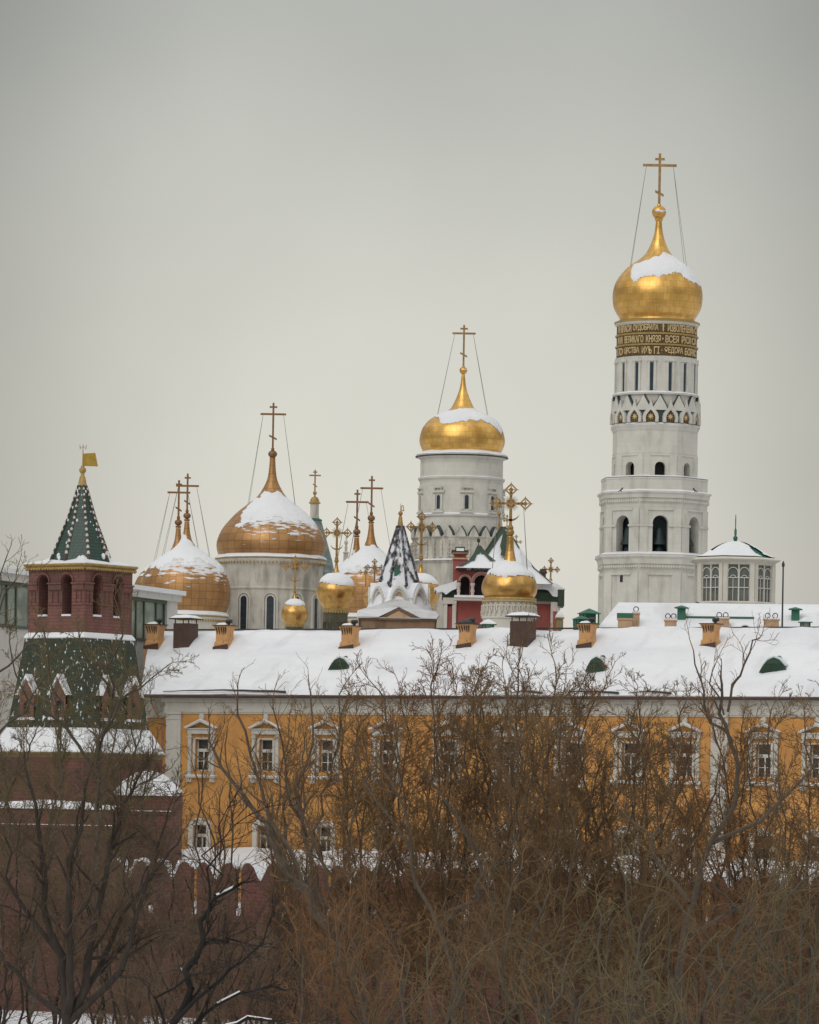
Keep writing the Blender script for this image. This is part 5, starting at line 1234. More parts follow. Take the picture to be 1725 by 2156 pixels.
def brown_chimney(px, yb, ytop, w_, label):
    loc, s = on_roof(px, yb-5); h = (yb-ytop)*s; hw = w_/2*s; o = thing('brown_metal_chimney', loc, -THB, label, 'chimney', 'large brown metal chimneys with canopies')
    b = MB(); b.box(-hw, hw, -hw, hw, -1.2, h*.70); b.build('shaft', brown, o)
    b = MB()
    for sx in (-1, 1):
        for sy in (-1, 1): b.box(sx*hw*.85-.03, sx*hw*.85+.03, sy*hw*.85-.03, sy*hw*.85+.03, h*.7, h*.86)
    b.lathe([(.05, h*.95), (hw*1.4*1.414, h*.87), (hw*1.4*1.414, h*.84)], 4, phase=math.pi/4); b.build('canopy', iron, o)
    b = MB(); b.lathe([(.05, h*1.02), (hw*.9*1.41, h*.98), (hw*1.33*1.414, h*.885)], 4, phase=math.pi/4); b.build('canopy_snow', snow, o)
brown_chimney(391, 1360, 1300, 38, 'large brown metal chimney with flat canopy at the left end of the roof')
brown_chimney(1101, 1358, 1294, 41, 'large brown metal chimney with flat canopy in front of the white cupola drum')
def dormer(px, py, w_, h_, label):
    loc, s = on_roof(px, py+h_/2-2); hw = w_/2*s*1.1; h = h_*s
    o = thing('green_eyebrow_dormer', loc + Vector((0, 0, -.25)), -THB + R(12), label, 'dormer', 'green eyebrow dormers in the snow roof')
    O_ = [(-hw, 0), (-hw*.8, h*.35), (-hw*.4, h*.82), (0, h*1.0), (hw*.45, h*.85), (hw*.85, h*.45), (hw*1.02, h*.15)]
    b = MB(); n = len(O_)
    back = [(x*.25, h*.55+z*.2) for x, z in O_]
    b.add([(x, -.5, z) for x, z in O_] + [(x, 1.9, z+.5) for x, z in back], [(i, i+1, n+i+1, n+i) for i in range(n-1)]); b.build('hood', teal if px > 1500 else green_d, o)
    b = MB(); b.add([(x, -.45, z) for x, z in O_] + [(hw*.5, -.45, -h*.22), (-hw*.5, -.45, -h*.12)], [tuple(range(n+2))[::-1]]); b.build('front', mat('dormer_green', (.018, .055, .03), (.03, .085, .05), 2.0, .5), o)
    b = MB()
    for i in range(5): b.box(-hw*.75+i*.02, hw*.75, -.5, -.46, h*(.08+.12*i), h*(.1+.12*i))
    b.build('louvre', green_d, o)
    b = MB(); b.band([(x*1.1, z+.14) for x, z in O_[1:-1]], [(x, z+.01) for x, z in O_[1:-1]], -.2, .9); b.build('hood_snow', snow, o)
dormer(717, 1393, 42, 26, 'small dark green dormer in the roof snow, leftmost')
dormer(1257, 1394, 40, 30, 'dark green dormer in the roof snow under the bell tower')
dormer(1630, 1395, 54, 32, 'largest and brightest green dormer in the roof snow, near the right edge')

# ================================================================= BRICK WALL WITH SWALLOWTAIL MERLONS
bw = BWALL
def WPx(px, py): return BP(px, py, bw)
W0 = bworld(0, bw, 0)
kw = thing('brick_battlement_wall', bworld(0, bw, 0), -THB, 'red brick fortress wall with swallowtail battlements and snow in the gaps', 'wall')
ztop = WPx(700, 1822)[1]; zcr = WPx(700, 1934)[1]
x_start = WPx(240, 1830)[0]; x_end = WPx(1900, 1830)[0]+4
b = MB(); b.box(x_start-8, x_end, 0, 2.4, -9, zcr); b.build('curtain_wall', brickd, kw)
b = MB(); b.box(x_start-8, x_end, -.12, .0, zcr-.35, zcr-.15); b.box(x_start-8, x_end, -.2, .0, zcr-1.6, zcr-1.45); b.build('string_course', brickd, kw)
g0_ = WPx(408, 1870)[0]; step = (WPx(786, 1870)[0]-g0_)/4
H = ztop-zcr; first = None
i = -2
while g0_ + i*step < x_end-step:
    x0 = g0_ + i*step + .2; x1 = g0_ + (i+1)*step - .2; w_ = x1-x0; i += 1
    rr = random.uniform(-.04, .04)
    P_ = [(0, 0), (w_, 0), (w_, H*.80), (w_*.985, H*.90+rr), (w_*.93, H*.97), (w_*.85, H+rr), (w_*.76, H*.985), (w_*.66, H*.90), (w_*.57, H*.74), (w_*.5, H*.66), (w_*.43, H*.74), (w_*.34, H*.90), (w_*.24, H*.985), (w_*.15, H), (w_*.07, H*.97), (w_*.015, H*.90), (0, H*.80)]
    b = MB(); b.prism([(x0+x, zcr+z) for x, z in P_], 0.02, .42); me = b.build('merlon', brickd, kw)
    O_ = [(x0+x, zcr+z+.02) for x, z in P_[3:16]]
    b = MB(); b.band([(x + (0), z+.13+.07*noise.noise(Vector((x*2, z, 3)))+(.22 if 4 <= k <= 8 else 0)) for k, (x, z) in enumerate(O_)], O_, .0, .46); b.build('merlon_snow', snow, me)
    b = MB(); b.box(x1+.02, x1+.38, 0.15, 2.2, zcr, zcr+.35+.3*random.random()); b.v = [(x, y, z) for x, y, z in b.v]; b.build('gap_snow', snow, kw)

# ================================================================= CORNER TOWER (left, red brick, green tents)
tw = Tower(170, 1240, 205, 2.5); s = tw.s
ct = thing('corner_tower', tw.loc, 0, 'red brick tower with green tiled tent roofs and gold weather flag at the left', 'tower')
TA = R(-35)     # left face wider: the corner points slightly right of centre
# square of side 158.7px: left face normal at angle
def sq(lst, side=True): return [(r*s*1.41421, tw.z(y)) for r, y in lst]
PHS = R(8.5)    # direction of the near corner
b = MB(); b.lathe([(9*s, tw.z(1022)), (30*s, tw.z(1092)), (66*s, tw.z(1184)), (72*s, tw.z(1192))], 8, phase=PHS+R(10)); b.build('tent_roof', tile_g, ct)
ribm = mat('spotted_rib', (.05, .03, .02), (.10, .07, .05), 2.2, .6)
b = MB()
for k in range(8):
    a = 2*math.pi*k/8 + PHS+R(10)
    pts = [(r*s*math.sin(a), -r*s*math.cos(a), tw.z(y)) for r, y in ((9, 1022), (30, 1092), (66, 1184))]
    b.tube(pts, .07, .12, 6)
    c_ = MB(); n_ = 12
    for q in range(n_):
        y = 1030 + 150*q/n_; r = interp([(1022, 9), (1092, 30), (1184, 66)], y)+.8; c_.ball((r*s*math.sin(a), -r*s*math.cos(a), tw.z(y)), .075+.05*q/n_, 6, 1.5)
    tag(c_.build('rib_studs', frame_w, ct, True, 180), kind='stuff')
b.build('rib', ribm, ct)
# snow tufts caught on the tiles
b = MB(); rnd = random.Random(3)
for _ in range(75):
    t = rnd.random(); a = rnd.uniform(-1.6, 1.6); y = 1026+158*t**.9; r = interp([(1022, 9), (1092, 30), (1184, 66)], y)
    if y > 1168 or rnd.random() < .45:
        f = math.cos(math.pi/8)/math.cos(((a-PHS-R(10)) % (math.pi/4))-math.pi/8)
        q = rnd.uniform(.05, .13) if y < 1160 else rnd.uniform(.1, .28)
        b.ball((r*s*f*math.sin(a)*.995, -r*s*f*math.cos(a)*.995, tw.z(y)), q*.62, 5, 1.5)
tag(b.build('snow_tufts', snow, ct, True, 180), kind='stuff')
b = MB(); b.lathe(tw.prof([(4.5, 1002), (6, 1004), (9.5, 1022), (10.5, 1023), (9, 1025)]), 8, phase=PHS); b.ball((0, 0, tw.z(990)), 7.5*s, 16); b.lathe(tw.prof([(3, 980), (4, 984), (3.5, 996), (4.5, 1001)]), 12); b.build('gold_finial', goldtrim, ct, True, 40)
b = MB(); b.tube([(0, 0, tw.z(985)), (0, 0, tw.z(936))], .05, .025, 6)
for sx in (-1, 1): b.tube([(0, 0, tw.z(940)), (sx*5*s, 0, tw.z(944)), (sx*6.5*s, 0, tw.z(938))], .02, .015, 4); b.tube([(sx*7*s, 0, tw.z(936)), (sx*6*s, 0, tw.z(947))], .015, .015, 4)
b.build('flag_pole', goldtrim, ct)
b = MB(); b.prism([(0, tw.z(981)), (32*s, tw.z(981.5)), (26*s, tw.z(953)), (0, tw.z(955))], -.04, .04, RZ(.0)); b.build('weather_flag', mat('gilt_flag', (.50, .33, .07), (.36, .24, .05), 2, .4, .8), ct)
Rq = 112*1.0  # circumradius px of the square body
def sqp(lst): return [(r*s, tw.z(y)) for r, y in lst]
Q0 = PHS    # near corner direction
b = MB(); b.lathe([(60*s, tw.z(1172)), (74*s, tw.z(1180)), (100*s, tw.z(1186)), (120*s, tw.z(1189)), (121*s, tw.z(1192)), (115*s, tw.z(1192.5))], 4, phase=Q0); b.build('skirt_snow', snow, ct)
b = MB(); b.lathe(sqp([(121, 1191), (121, 1194), (116, 1198), (114, 1202)]), 4, phase=Q0)
for k in range(4):
    M = RZ(Q0 + math.pi/4 + k*math.pi/2) @ T(0, -115.5*s*math.cos(math.pi/4), 0); hh = 115*s*math.sin(math.pi/4)
    n = 22
    for q in range(n):
        x = -hh + 2*hh*(q+.5)/n; b.prism([(x-.11, tw.z(1199)), (x+.11, tw.z(1199)), (x+.11, tw.z(1202)), (x, tw.z(1205)), (x-.11, tw.z(1202))], -.12, .0, M)
b.build('gilt_cornice', goldtrim, ct)
b = MB(); ap = 109*s*math.cos(math.pi/4); hh = 109*s*math.sin(math.pi/4)
zt, zb = tw.z(1200), tw.z(1345)
for k in range(4):
    M = RZ(Q0 + math.pi/4 + k*math.pi/2) @ T(0, -ap, 0)
    za0, za1 = tw.z(1301), tw.z(1228)
    wall_with_arch(b, M, -hh, 0, zb, zt, -hh*.47, hh*.17, za0, za1, 1.0)
    wall_with_arch(b, M, 0, hh, zb, zt, hh*.38, hh*.17, za0, za1, 1.0)
    # capital mouldings and corbelled piers
    for x0, x1 in ((-1.0, -.66), (-.28, .20), (.57, 1.0)):
        b.box(hh*x0-.03, hh*x1+.03, -.16, .03, tw.z(1234), tw.z(1230.5), M); b.box(hh*x0+.02, hh*x1-.02, -.09, .03, tw.z(1246), tw.z(1234), M)
        b.box(hh*x0+.05, hh*x1-.05, -.07, .03, tw.z(1278), tw.z(1274), M); b.box(hh*(x0*.75+x1*.25), hh*(x0*.75+x1*.25)+.1, -.08, .02, tw.z(1274), tw.z(1250), M); b.box(hh*(x0*.25+x1*.75)-.1, hh*(x0*.25+x1*.75), -.08, .02, tw.z(1274), tw.z(1250), M)
    b.box(-hh, hh, -.10, .03, tw.z(1222), tw.z(1219.5), M) if False else None
    for c in (-.47, .38):
        b.band(arch_pts(hh*c, hh*.25, za1, 12), arch_pts(hh*c, hh*.20, za1, 12), -.1, .03, M)
b.build('arcade_storey', brickm, ct)
b = MB(); b.lathe([((109*s-1.45), zt-.2), ((109*s-1.45), zb)], 4, phase=Q0); b.build('arcade_interior', mat('shaded_interior_brick', (.035, .016, .013), (.05, .025, .02), 1, .9), ct)  # dark core behind the arches puts the interior shade into the colour
b = MB()
for k in (0, 3):
    M = RZ(Q0 + math.pi/4 + k*math.pi/2) @ T(0, -ap, 0)
    for c in (-.47, .38): b.box(hh*(c-.16), hh*(c+.16), -.08, .5, tw.z(1301), tw.z(1297), M)
b.build('ledge_snow', snow, ct)
b = MB(); b.lathe([(106*s, tw.z(1332)), (114*s, tw.z(1339)), (118*s, tw.z(1345)), (116*s, tw.z(1347))], 4, phase=Q0); b.build('base_snow', snow, ct)
# lower tent skirt
b = MB(); b.lathe([(115*s, tw.z(1344)), (124*s, tw.z(1400)), (135*s, tw.z(1460)), (152*s, tw.z(1545))], 4, phase=Q0); b.build('lower_tent', tile_lo, ct)
b = MB(); b.lathe([(148*s, tw.z(1532)), (160*s, tw.z(1548)), (184*s, tw.z(1583)), (184*s, tw.z(1586))], 4, phase=Q0); b.build('lower_skirt_snow', snow, ct)
for k, cs in ((3, (-.5, .35)), (0, (-.28, .52))):
    for c in cs:
        y_b, y_t = 1514, 1424
        r_b = interp([(1344, 115), (1460, 135), (1545, 152)], y_b)*s*.7071
        M = RZ(Q0 + math.pi/4 + k*math.pi/2) @ T(0, -r_b-.1, 0); hw = .62; x = c*r_b
        z0, z1 = tw.z(y_b), tw.z(y_b-52)
        b = MB(); wall_with_arch(b, M, x-hw, x+hw, z0, z1, x, hw*.42, z0+.25, z1-.75, .4); b.box(x-hw, x+hw, .4, 2.0, z0, z1, M); b.prism([(x-hw, z1), (x+hw, z1), (x, z1+.95)], 0, 1.9, M)
        d_ = b.build('dormer', brickm, ct)
        b = MB(); b.box(x-hw*.42, x+hw*.42, .35, .39, z0+.2, z1-.3, M); b.build('dormer_opening', dark, d_)
        b = MB(); b.band([(x-hw-.28, z1-.15), (x, z1+1.25), (x+hw+.28, z1-.15)], [(x-hw-.1, z1-.15), (x, z1+1.0), (x+hw+.1, z1-.15)], -.15, 2.1, M); b.prism([(x-hw*.8, z1+.95), (x, z1+1.2), (x+hw*.8, z1+.95), (x, z1+2.0)], .5, 1.7, M) if False else None
        b.build('dormer_snow', snow, d_); b = MB(); b.box(x-hw-.1, x+hw+.1, -.2, .0, z0-.15, z0+.02, M); b.build('sill_snow', snow, d_)
b = MB(); b.lathe(sqp([(184, 1585), (184, 1589), (181, 1592), (178, 1597)]), 4, phase=Q0); b.build('lower_cornice', mat('weathered_gilt_cornice', (.22, .15, .05), (.12, .08, .04), 2, .7), ct)
b = MB(); b.lathe(sqp([(178, 1590), (178, 1694), (181, 1696), (181, 1699), (178, 1700), (178, 1712), (181, 1714), (181, 1716), (178, 1718), (178, 2170)]), 4, phase=Q0); b.build('lower_body', brickd, ct)
b = MB(); b.lathe(sqp([(179, 1693.5), (182, 1695.5), (181.8, 1697)]), 4, phase=Q0, cap=False); b.lathe(sqp([(179, 1711.5), (182, 1713.5), (181.8, 1714.6)]), 4, phase=Q0, cap=False); b.build('string_course_snow', snow, ct)
# annex in front with snow hump
def brick_annex(x0, x1, ytop, yd, Y, hump, label, name='brick_bastion'):
    pL = at(x0, ytop, Y); pR = at(x1, ytop, Y); wd = pR.x-pL.x
    o = thing(name, (pL.x, pL.y, 1.5), R(-6), label, 'wall'); zt_ = (pL.z+pR.z)/2-1.5
    b = MB(); b.box(0, wd, 0, yd, 0, zt_); b.box(-.1, wd+.1, -.12, 0, zt_-1.25, zt_-1.05); b.build('wall', brickd, o)
    b = MB(); n = 18
    for j in range(9):
        for i in range(n+1):
            t = i/n; q = math.sin(math.pi*min(1, max(0, t)))
            h = hump*(q**1.2)*math.sin(math.pi*(j/8)*.5)**.5 + .18 + .12*noise.noise(Vector((i*.5, j*.5, x0)))
            b.v.append((-.15 + (wd+.3)*t, -.15 + (yd+.2)*j/8, zt_+h))
    for j in range(8):
        for i in range(n): b.f.append((j*(n+1)+i, j*(n+1)+i+1, (j+1)*(n+1)+i+1, (j+1)*(n+1)+i))
    m0 = len(b.v)
    for i in range(n+1): v = b.v[i]; b.v.append((v[0], v[1], zt_-.02))
    for i in range(n): b.f.append((m0+i, m0+i+1, i+1, i))
    b.build('roof_snow', snow, o, True, 60)
    b = MB(); b.box(-.08, wd+.08, -.2, -.0, zt_-1.05, zt_-1.0); b.build('ledge_snow', snow, o)
    return o
brick_annex(205, 362, 1674, 5, 203, 1.75, 'brick bastion with rounded snow-covered top between the tower and the yellow building')
brick_annex(-60, 240, 1702, 3, 198, .35, 'low brick outwork with flat snowy top in front of the tower foot')

# ================================================================= TREES
def tubes_np(P0, P1, R0, R1, sides):
    P0 = np.array(P0); P1 = np.array(P1); R0 = np.array(R0)[:, None]; R1 = np.array(R1)[:, None]
    d = P1-P0; d /= np.linalg.norm(d, axis=1)[:, None]+1e-9
    a = np.where(np.abs(d[:, 2:3]) < .9, np.array([[0, 0, 1.]]), np.array([[1., 0, 0]]))
    x = np.cross(d, a); x /= np.linalg.norm(x, axis=1)[:, None]; y = np.cross(d, x)
    if sides >= 5: P1 = P1 + d*R0*.55
    n = len(P0); V = np.empty((n, 2*sides, 3))
    for j in range(sides):
        t = 2*math.pi*j/sides; o = x*math.cos(t)+y*math.sin(t)
        V[:, j] = P0+o*R0; V[:, sides+j] = P1+o*R1
    base = (np.arange(n)*2*sides)[:, None]
    fs = [base + np.array([[j, (j+1) % sides, sides+(j+1) % sides, sides+j]]) for j in range(sides)]
    return V.reshape(-1, 3), np.concatenate(fs, 0)
def np_mesh(name, V, Fq, m):
    me = bpy.data.meshes.new(name); me.vertices.add(len(V)); me.vertices.foreach_set('co', V.astype(np.float32).ravel())
    me.loops.add(len(Fq)*4); me.loops.foreach_set('vertex_index', Fq.astype(np.int32).ravel())
    me.polygons.add(len(Fq)); me.polygons.foreach_set('loop_start', np.arange(0, len(Fq)*4, 4, dtype=np.int32))
    me.update(calc_edges=True); me.materials.append(m)
    me.polygons.foreach_set('use_smooth', [True]*len(me.polygons))
    return me
class Tree:
    def __init__(s, seed): s.rng = random.Random(seed); s.big = ([], [], [], []); s.tw = ([], [], [], []); s.snow = []
    def seg(s, p, q, r0, r1):
        L_ = s.big if r0 > .032 else s.tw
        L_[0].append(tuple(p)); L_[1].append(tuple(q)); L_[2].append(r0); L_[3].append(r1)
    def limb(s, pts, r0, r1, lvl=1, dens=1.0, up=.25, clen=None):
        """explicit limb; side branches all along"""
        pts = [Vector(p) for p in pts]
        fine = []
        for a, b in zip(pts, pts[1:]):
            k = max(2, int((b-a).length/.8))
            for i in range(k):
                fine.append(a.lerp(b, i/k) + Vector((s.rng.gauss(0, .1), s.rng.gauss(0, .1), s.rng.gauss(0, .06))))
        fine.append(pts[-1]); n = len(fine)-1
        tot = sum((b-a).length for a, b in zip(fine, fine[1:]))
        for i in range(n):
            t = i/n; ra = r0+(r1-r0)*t; rb = r0+(r1-r0)*(i+1)/n
            s.seg(fine[i], fine[i+1], ra, rb)
            d = (fine[i+1]-fine[i]).normalized()
            if t > .12:
                k = dens*(.85 if t < .5 else 1.25)
                while k > 0:
                    if s.rng.random() < k: s.child(fine[i].lerp(fine[i+1], s.rng.random()), d, (clen or tot*.38)*(1-.45*t)*s.rng.uniform(.6, 1.15), min(ra*.55, .06), lvl, up)
                    k -= 1
        s.child(fine[-1], (fine[-1]-fine[-2]).normalized(), (clen or tot*.3)*.6, r1, lvl, up, 0.2)
    def child(s, p, d, L_, r, lvl, up, spread=None):
        rg = s.rng
        ang = rg.uniform(.45, .95) if spread is None else spread
        a = Vector((rg.gauss(0, 1), rg.gauss(0, 1), rg.gauss(0, 1))); a = (a - d*a.dot(d)).normalized()
        dd = (d*math.cos(ang) + a*math.sin(ang) + Vector((0, 0, up))).normalized()
        n = (5, 4, 3, 2)[min(lvl-1, 3)]; st = L_/n; q = p.copy(); r = max(r, .007)
        rmin = (.016, .011, .0085, .0065)[min(lvl-1, 3)]*TWK
        for i in range(n):
            dd = (dd + Vector((rg.gauss(0, .2), rg.gauss(0, .2), rg.gauss(0, .17)+up*.18))).normalized()
            nx = q + dd*st; ra = max(rmin, r*(1-.75*i/n)); rb = max(rmin*.8, r*(1-.75*(i+1)/n))
            s.seg(q, nx, ra, rb)
            if lvl < 4:
                k = (1.6, 1.5, 1.0)[lvl-1]*s.k
                if i == 0: k *= .55
                while k > 0:
                    if rg.random() < k: s.child(q.lerp(nx, rg.random()), dd, L_*(.55, .55, .55)[lvl-1]*rg.uniform(.55, 1.2)*(1-.4*i/n), ra*.6, lvl+1, up)
                    k -= 1
            q = nx
    k = 1.0
TWK = 1.3
def place_tree(t, name, loc, rz, label, group, bm, tm, snowlimbs=False):
    root = thing(name, loc, rz, label, 'tree', group)
    V, Fq = tubes_np(*t.big, 6); me = np_mesh('trunk', V, Fq, bm); o = bpy.data.objects.new('trunk', me); C.objects.link(o); o.parent = root
    V, Fq = tubes_np(*t.tw, 3); me = np_mesh('crown', V, Fq, tm); o = bpy.data.objects.new('crown', me); C.objects.link(o); o.parent = root
    if snowlimbs:
        P0, P1, R0, R1 = t.big; a = ([], [], [], [])
        for p, q, r0, r1 in zip(P0, P1, R0, R1):
            d = (Vector(q)-Vector(p)).normalized()
            if abs(d.z) < .6 and r0 > .03 and noise.noise(Vector(p)*2.2) > snowlimbs+.1:
                p_, q_ = Vector(p), Vector(q); pass
                a[0].append((p_[0], p_[1], p_[2]+r0*.75)); a[1].append((q_[0], q_[1], q_[2]+r1*.75)); a[2].append(r0*.75); a[3].append(r1*.75)
        if a[0]:
            V, Fq = tubes_np(*a, 5); me = np_mesh('branch_snow', V, Fq, snow); o = bpy.data.objects.new('branch_snow', me); C.objects.link(o); o.parent = root; tag(o, kind='stuff')
    return root
def auto_tree(seed, H, spread, forks=6, k=1.0, up=.14, trunk_f=.15, r=.15, lean=(0, 0), dens=1.0, clen=None, wander=.035):
    t = Tree(seed); t.k = k; rg = t.rng
    tp = Vector((lean[0]*.4, lean[1]*.4, H*trunk_f)); t.limb([(0, 0, -1), (rg.gauss(0, .1), rg.gauss(0, .1), H*trunk_f*.5), tp], r, r*.75, 2, .25, up, 2.5)
    for i in range(forks):
        a = 2*math.pi*i/forks + rg.uniform(-.4, .4); R_ = spread*rg.uniform(.45, 1.0)*(.25 if i == 0 else 1); h = H*rg.uniform(.70, .93) if i else H*.97
        st = tp.lerp(Vector((0, 0, H*trunk_f*.4)), rg.random()*.8)
        e = Vector((lean[0] + math.cos(a)*R_, lean[1] + math.sin(a)*R_, h)); w_ = H*wander; m1 = st.lerp(e, .35) + Vector((math.cos(a)*R_*.2 + rg.gauss(0, w_), math.sin(a)*R_*.2, -H*.03)); m2 = st.lerp(e, .7) + Vector((rg.gauss(0, w_), rg.gauss(0, w_), H*.01))
        t.limb([st, m1, m2, e], r*.5, .04, 1, dens, up, clen or H*.19)
    return t
def gz(px, Y):
    x = ray(px, 1900).x*Y; return x, ground_z(x, Y*KD)
def put(px, Y, ytop, spread_px, seed, label, group, bm, tm, forks=6, k=1.0, **kw):
    x, z0 = gz(px, Y); ht = at(px, ytop, Y).z - z0
    t = auto_tree(seed, ht*.93, spread_px*Y/F, forks, k, **kw)
    return place_tree(t, 'bare_tree', (x, Y*KD, z0), 0, label, group, bm, tm, False)
G1 = 'bare trees in front of the yellow building'
for px, Y, yt, sp, sd_, bm, tm, fk, kk, lab in [
    (690, 152, 1390, 90, 101, bark, twig_b, 6, .72, 'bare brown tree rising in front of the third upper window of the yellow building'),
    (790, 146, 1375, 100, 102, bark, twig_b, 7, .73, 'brown tree with fine upright twigs reaching above the eaves before the fourth window'),
    (880, 154, 1352, 100, 103, bark, twig_r, 7, .80, 'dense russet tree reaching up the snow roof between the pediment and the domed chimney'),
    (975, 147, 1360, 105, 104, bark, twig_b, 7, .82, 'dense brown tree whose tips reach the chimney with the domed cowl'),
    (1065, 155, 1325, 100, 105, bark, twig_b, 7, .80, 'tall brown tree whose tips cross the large metal chimney in the middle'),
    (1150, 142, 1335, 105, 112, bark, twig_g, 7, .78, 'tall grey-brown tree right of the large metal chimney in the middle'),
    (1225, 150, 1385, 100, 106, bark, twig_r, 7, .82, 'dense russet tree just left of the dark dormer under the bell tower'),
    (1315, 144, 1400, 110, 107, bark, twig_g, 7, .82, 'dense grey-brown tree just right of the dark dormer under the bell tower'),
    (1400, 153, 1430, 95, 108, bark, twig_b, 6, .75, 'thin-crowned brown tree before the ninth upper window'),
    (1480, 147, 1430, 85, 110, bark, twig_r, 6, .72, 'thin russet tree just left of the white pilaster'),
    (1600, 150, 1440, 95, 111, bark, twig_b, 7, .72, 'open bare tree in front of the window right of the pilaster'),
    (1705, 142, 1390, 90, 109, bark_g, twig_b, 7, .76, 'bare tree at the right edge, tips above the eaves')]:
    put(px, Y, yt, sp*1.05, sd_, lab, G1, bm, tm, fk, kk*1.17, up=.10, wander=.04)
# second, lower rank
G2 = 'lower bare trees along the foot of the brick wall'
for i, (px, Y, yt, sp, sd_, bm, tm, kk, lab) in enumerate([
    (640, 165, 1780, 90, 201, bark, twig_r, .8, 'low brown tree covering the battlements below the third window'),
    (760, 134, 1790, 110, 202, bark, twig_r, .9, 'low rust-brown tree in front of the brick wall, left of centre'),
    (860, 168, 1720, 95, 214, bark, twig_b, .85, 'middle-height brown tree hiding the lower windows left of centre'),
    (950, 164, 1690, 95, 203, bark, twig_r, .9, 'middle-height russet tree in front of the battlements at the centre'),
    (1060, 122, 1800, 125, 204, bark_g, twig_g, .8, 'spreading pale-twigged tree at the bottom centre'),
    (1100, 168, 1740, 95, 215, bark, twig_b, .9, 'middle-height brown tree behind the spreading pale tree'),
    (1195, 163, 1660, 95, 205, bark, twig_r, .9, 'middle-height russet tree in front of the battlements, right of centre'),
    (1290, 118, 1780, 125, 206, bark_g, twig_o, .8, 'olive-twigged tree low in front of the right part of the wall'),
    (1330, 168, 1700, 95, 216, bark, twig_b, .9, 'brown tree behind the low olive-twigged tree right of centre'),
    (1420, 163, 1690, 95, 207, bark, twig_r, .9, 'russet tree hiding the lower windows right of the middle'),
    (1500, 116, 1810, 120, 208, bark_g, twig_g, .8, 'pale spreading tree low at the right'),
    (1545, 166, 1720, 95, 209, bark, twig_b, .85, 'brown tree beside the white pilaster foot'),
    (1650, 168, 1720, 95, 217, bark, twig_r, .8, 'russet tree hiding the lower windows right of the white pilaster'),
    (1665, 120, 1780, 120, 210, bark_g, twig_o, .8, 'olive-twigged tree in the lower right corner'),
    (1765, 150, 1640, 110, 211, bark, twig_b, .8, 'brown tree cut by the right edge of the picture'),
    (690, 112, 1920, 120, 212, bark, twig_r, .75, 'low russet thicket tree near the bottom edge, left of centre'),
    (880, 110, 1950, 120, 213, bark_g, twig_g, .75, 'low pale thicket tree near the bottom edge at the centre'),
    (1190, 104, 2000, 110, 218, bark_g, twig_g, .7, 'lowest pale thicket tree at the bottom edge, right of centre'),
    (1400, 102, 1990, 110, 219, bark_g, twig_o, .7, 'lowest olive thicket tree at the bottom edge on the right')]):
    TWK = 1.0 if Y < 140 else 1.3
    if Y < 140: put(px, Y, yt, sp*1.1, sd_, lab, G2, bm, tm, 9, kk*.66, trunk_f=.10, up=.02, clen=3.8, dens=.68, wander=.07)
    else: put(px, Y, yt, sp, sd_, lab, G2, bm, tm, 7, kk, trunk_f=.12, up=.08, wander=.05)
TWK = 1.15
twig_m = mat('umber_twigs', (.12, .075, .045), (.17, .115, .072), .3, .95)
G3 = 'dim bare trees before the brick tower foot'
for px, Y, yt, sp, sd_, kk, lab in [
    (20, 150, 1690, 90, 401, .85, 'dim bare tree at the left edge before the tower foot'),
    (125, 160, 1730, 90, 402, .85, 'dim bare tree behind the dark trunks that fan out lower left'),
    (240, 150, 1760, 95, 403, .85, 'dim bare tree before the brick bastion with the snowy hump'),
    (345, 158, 1800, 90, 404, .85, 'dim bare tree at the left end of the battlements'),
    (450, 146, 1900, 95, 405, .85, 'dim bare tree below the first lower window of the yellow building'),
    (560, 152, 1880, 95, 406, .85, 'dim bare tree below the second lower window of the yellow building'),
    (300, 120, 1960, 110, 407, .8, 'low dim thicket tree between the two dark foreground trees'),
    (560, 112, 1990, 110, 408, .8, 'low dim thicket tree right of the nearest black tree')]:
    put(px, Y, yt, sp, sd_, lab, G3, bark_d, twig_m, 7, kk, trunk_f=.12, up=.04, clen=4.2, dens=.8, wander=.06)
for px, Y, yt, sp, sd_, kk, lab in [
    (70, 172, 1330, 105, 411, .95, 'thin olive tree in front of the left half of the green skirt roof'),
    (255, 172, 1355, 95, 412, .9, 'thin olive tree in front of the right half of the green skirt roof')]:
    put(px, Y, yt, sp, sd_, lab, 'bare trees in front of the red tower', bark_g, twig_o, 6, kk, trunk_f=.3)
for px, Y, yt, sp, sd_, kk, lab in [
    (455, 158, 1490, 60, 421, .42, 'slim young tree with thin vertical twigs between the first and second upper windows'),
    (590, 156, 1480, 65, 422, .45, 'slim young tree with thin vertical twigs between the second and third upper windows')]:
    put(px, Y, yt, sp, sd_, lab, G1, bark, twig_b, 5, kk, up=.3)
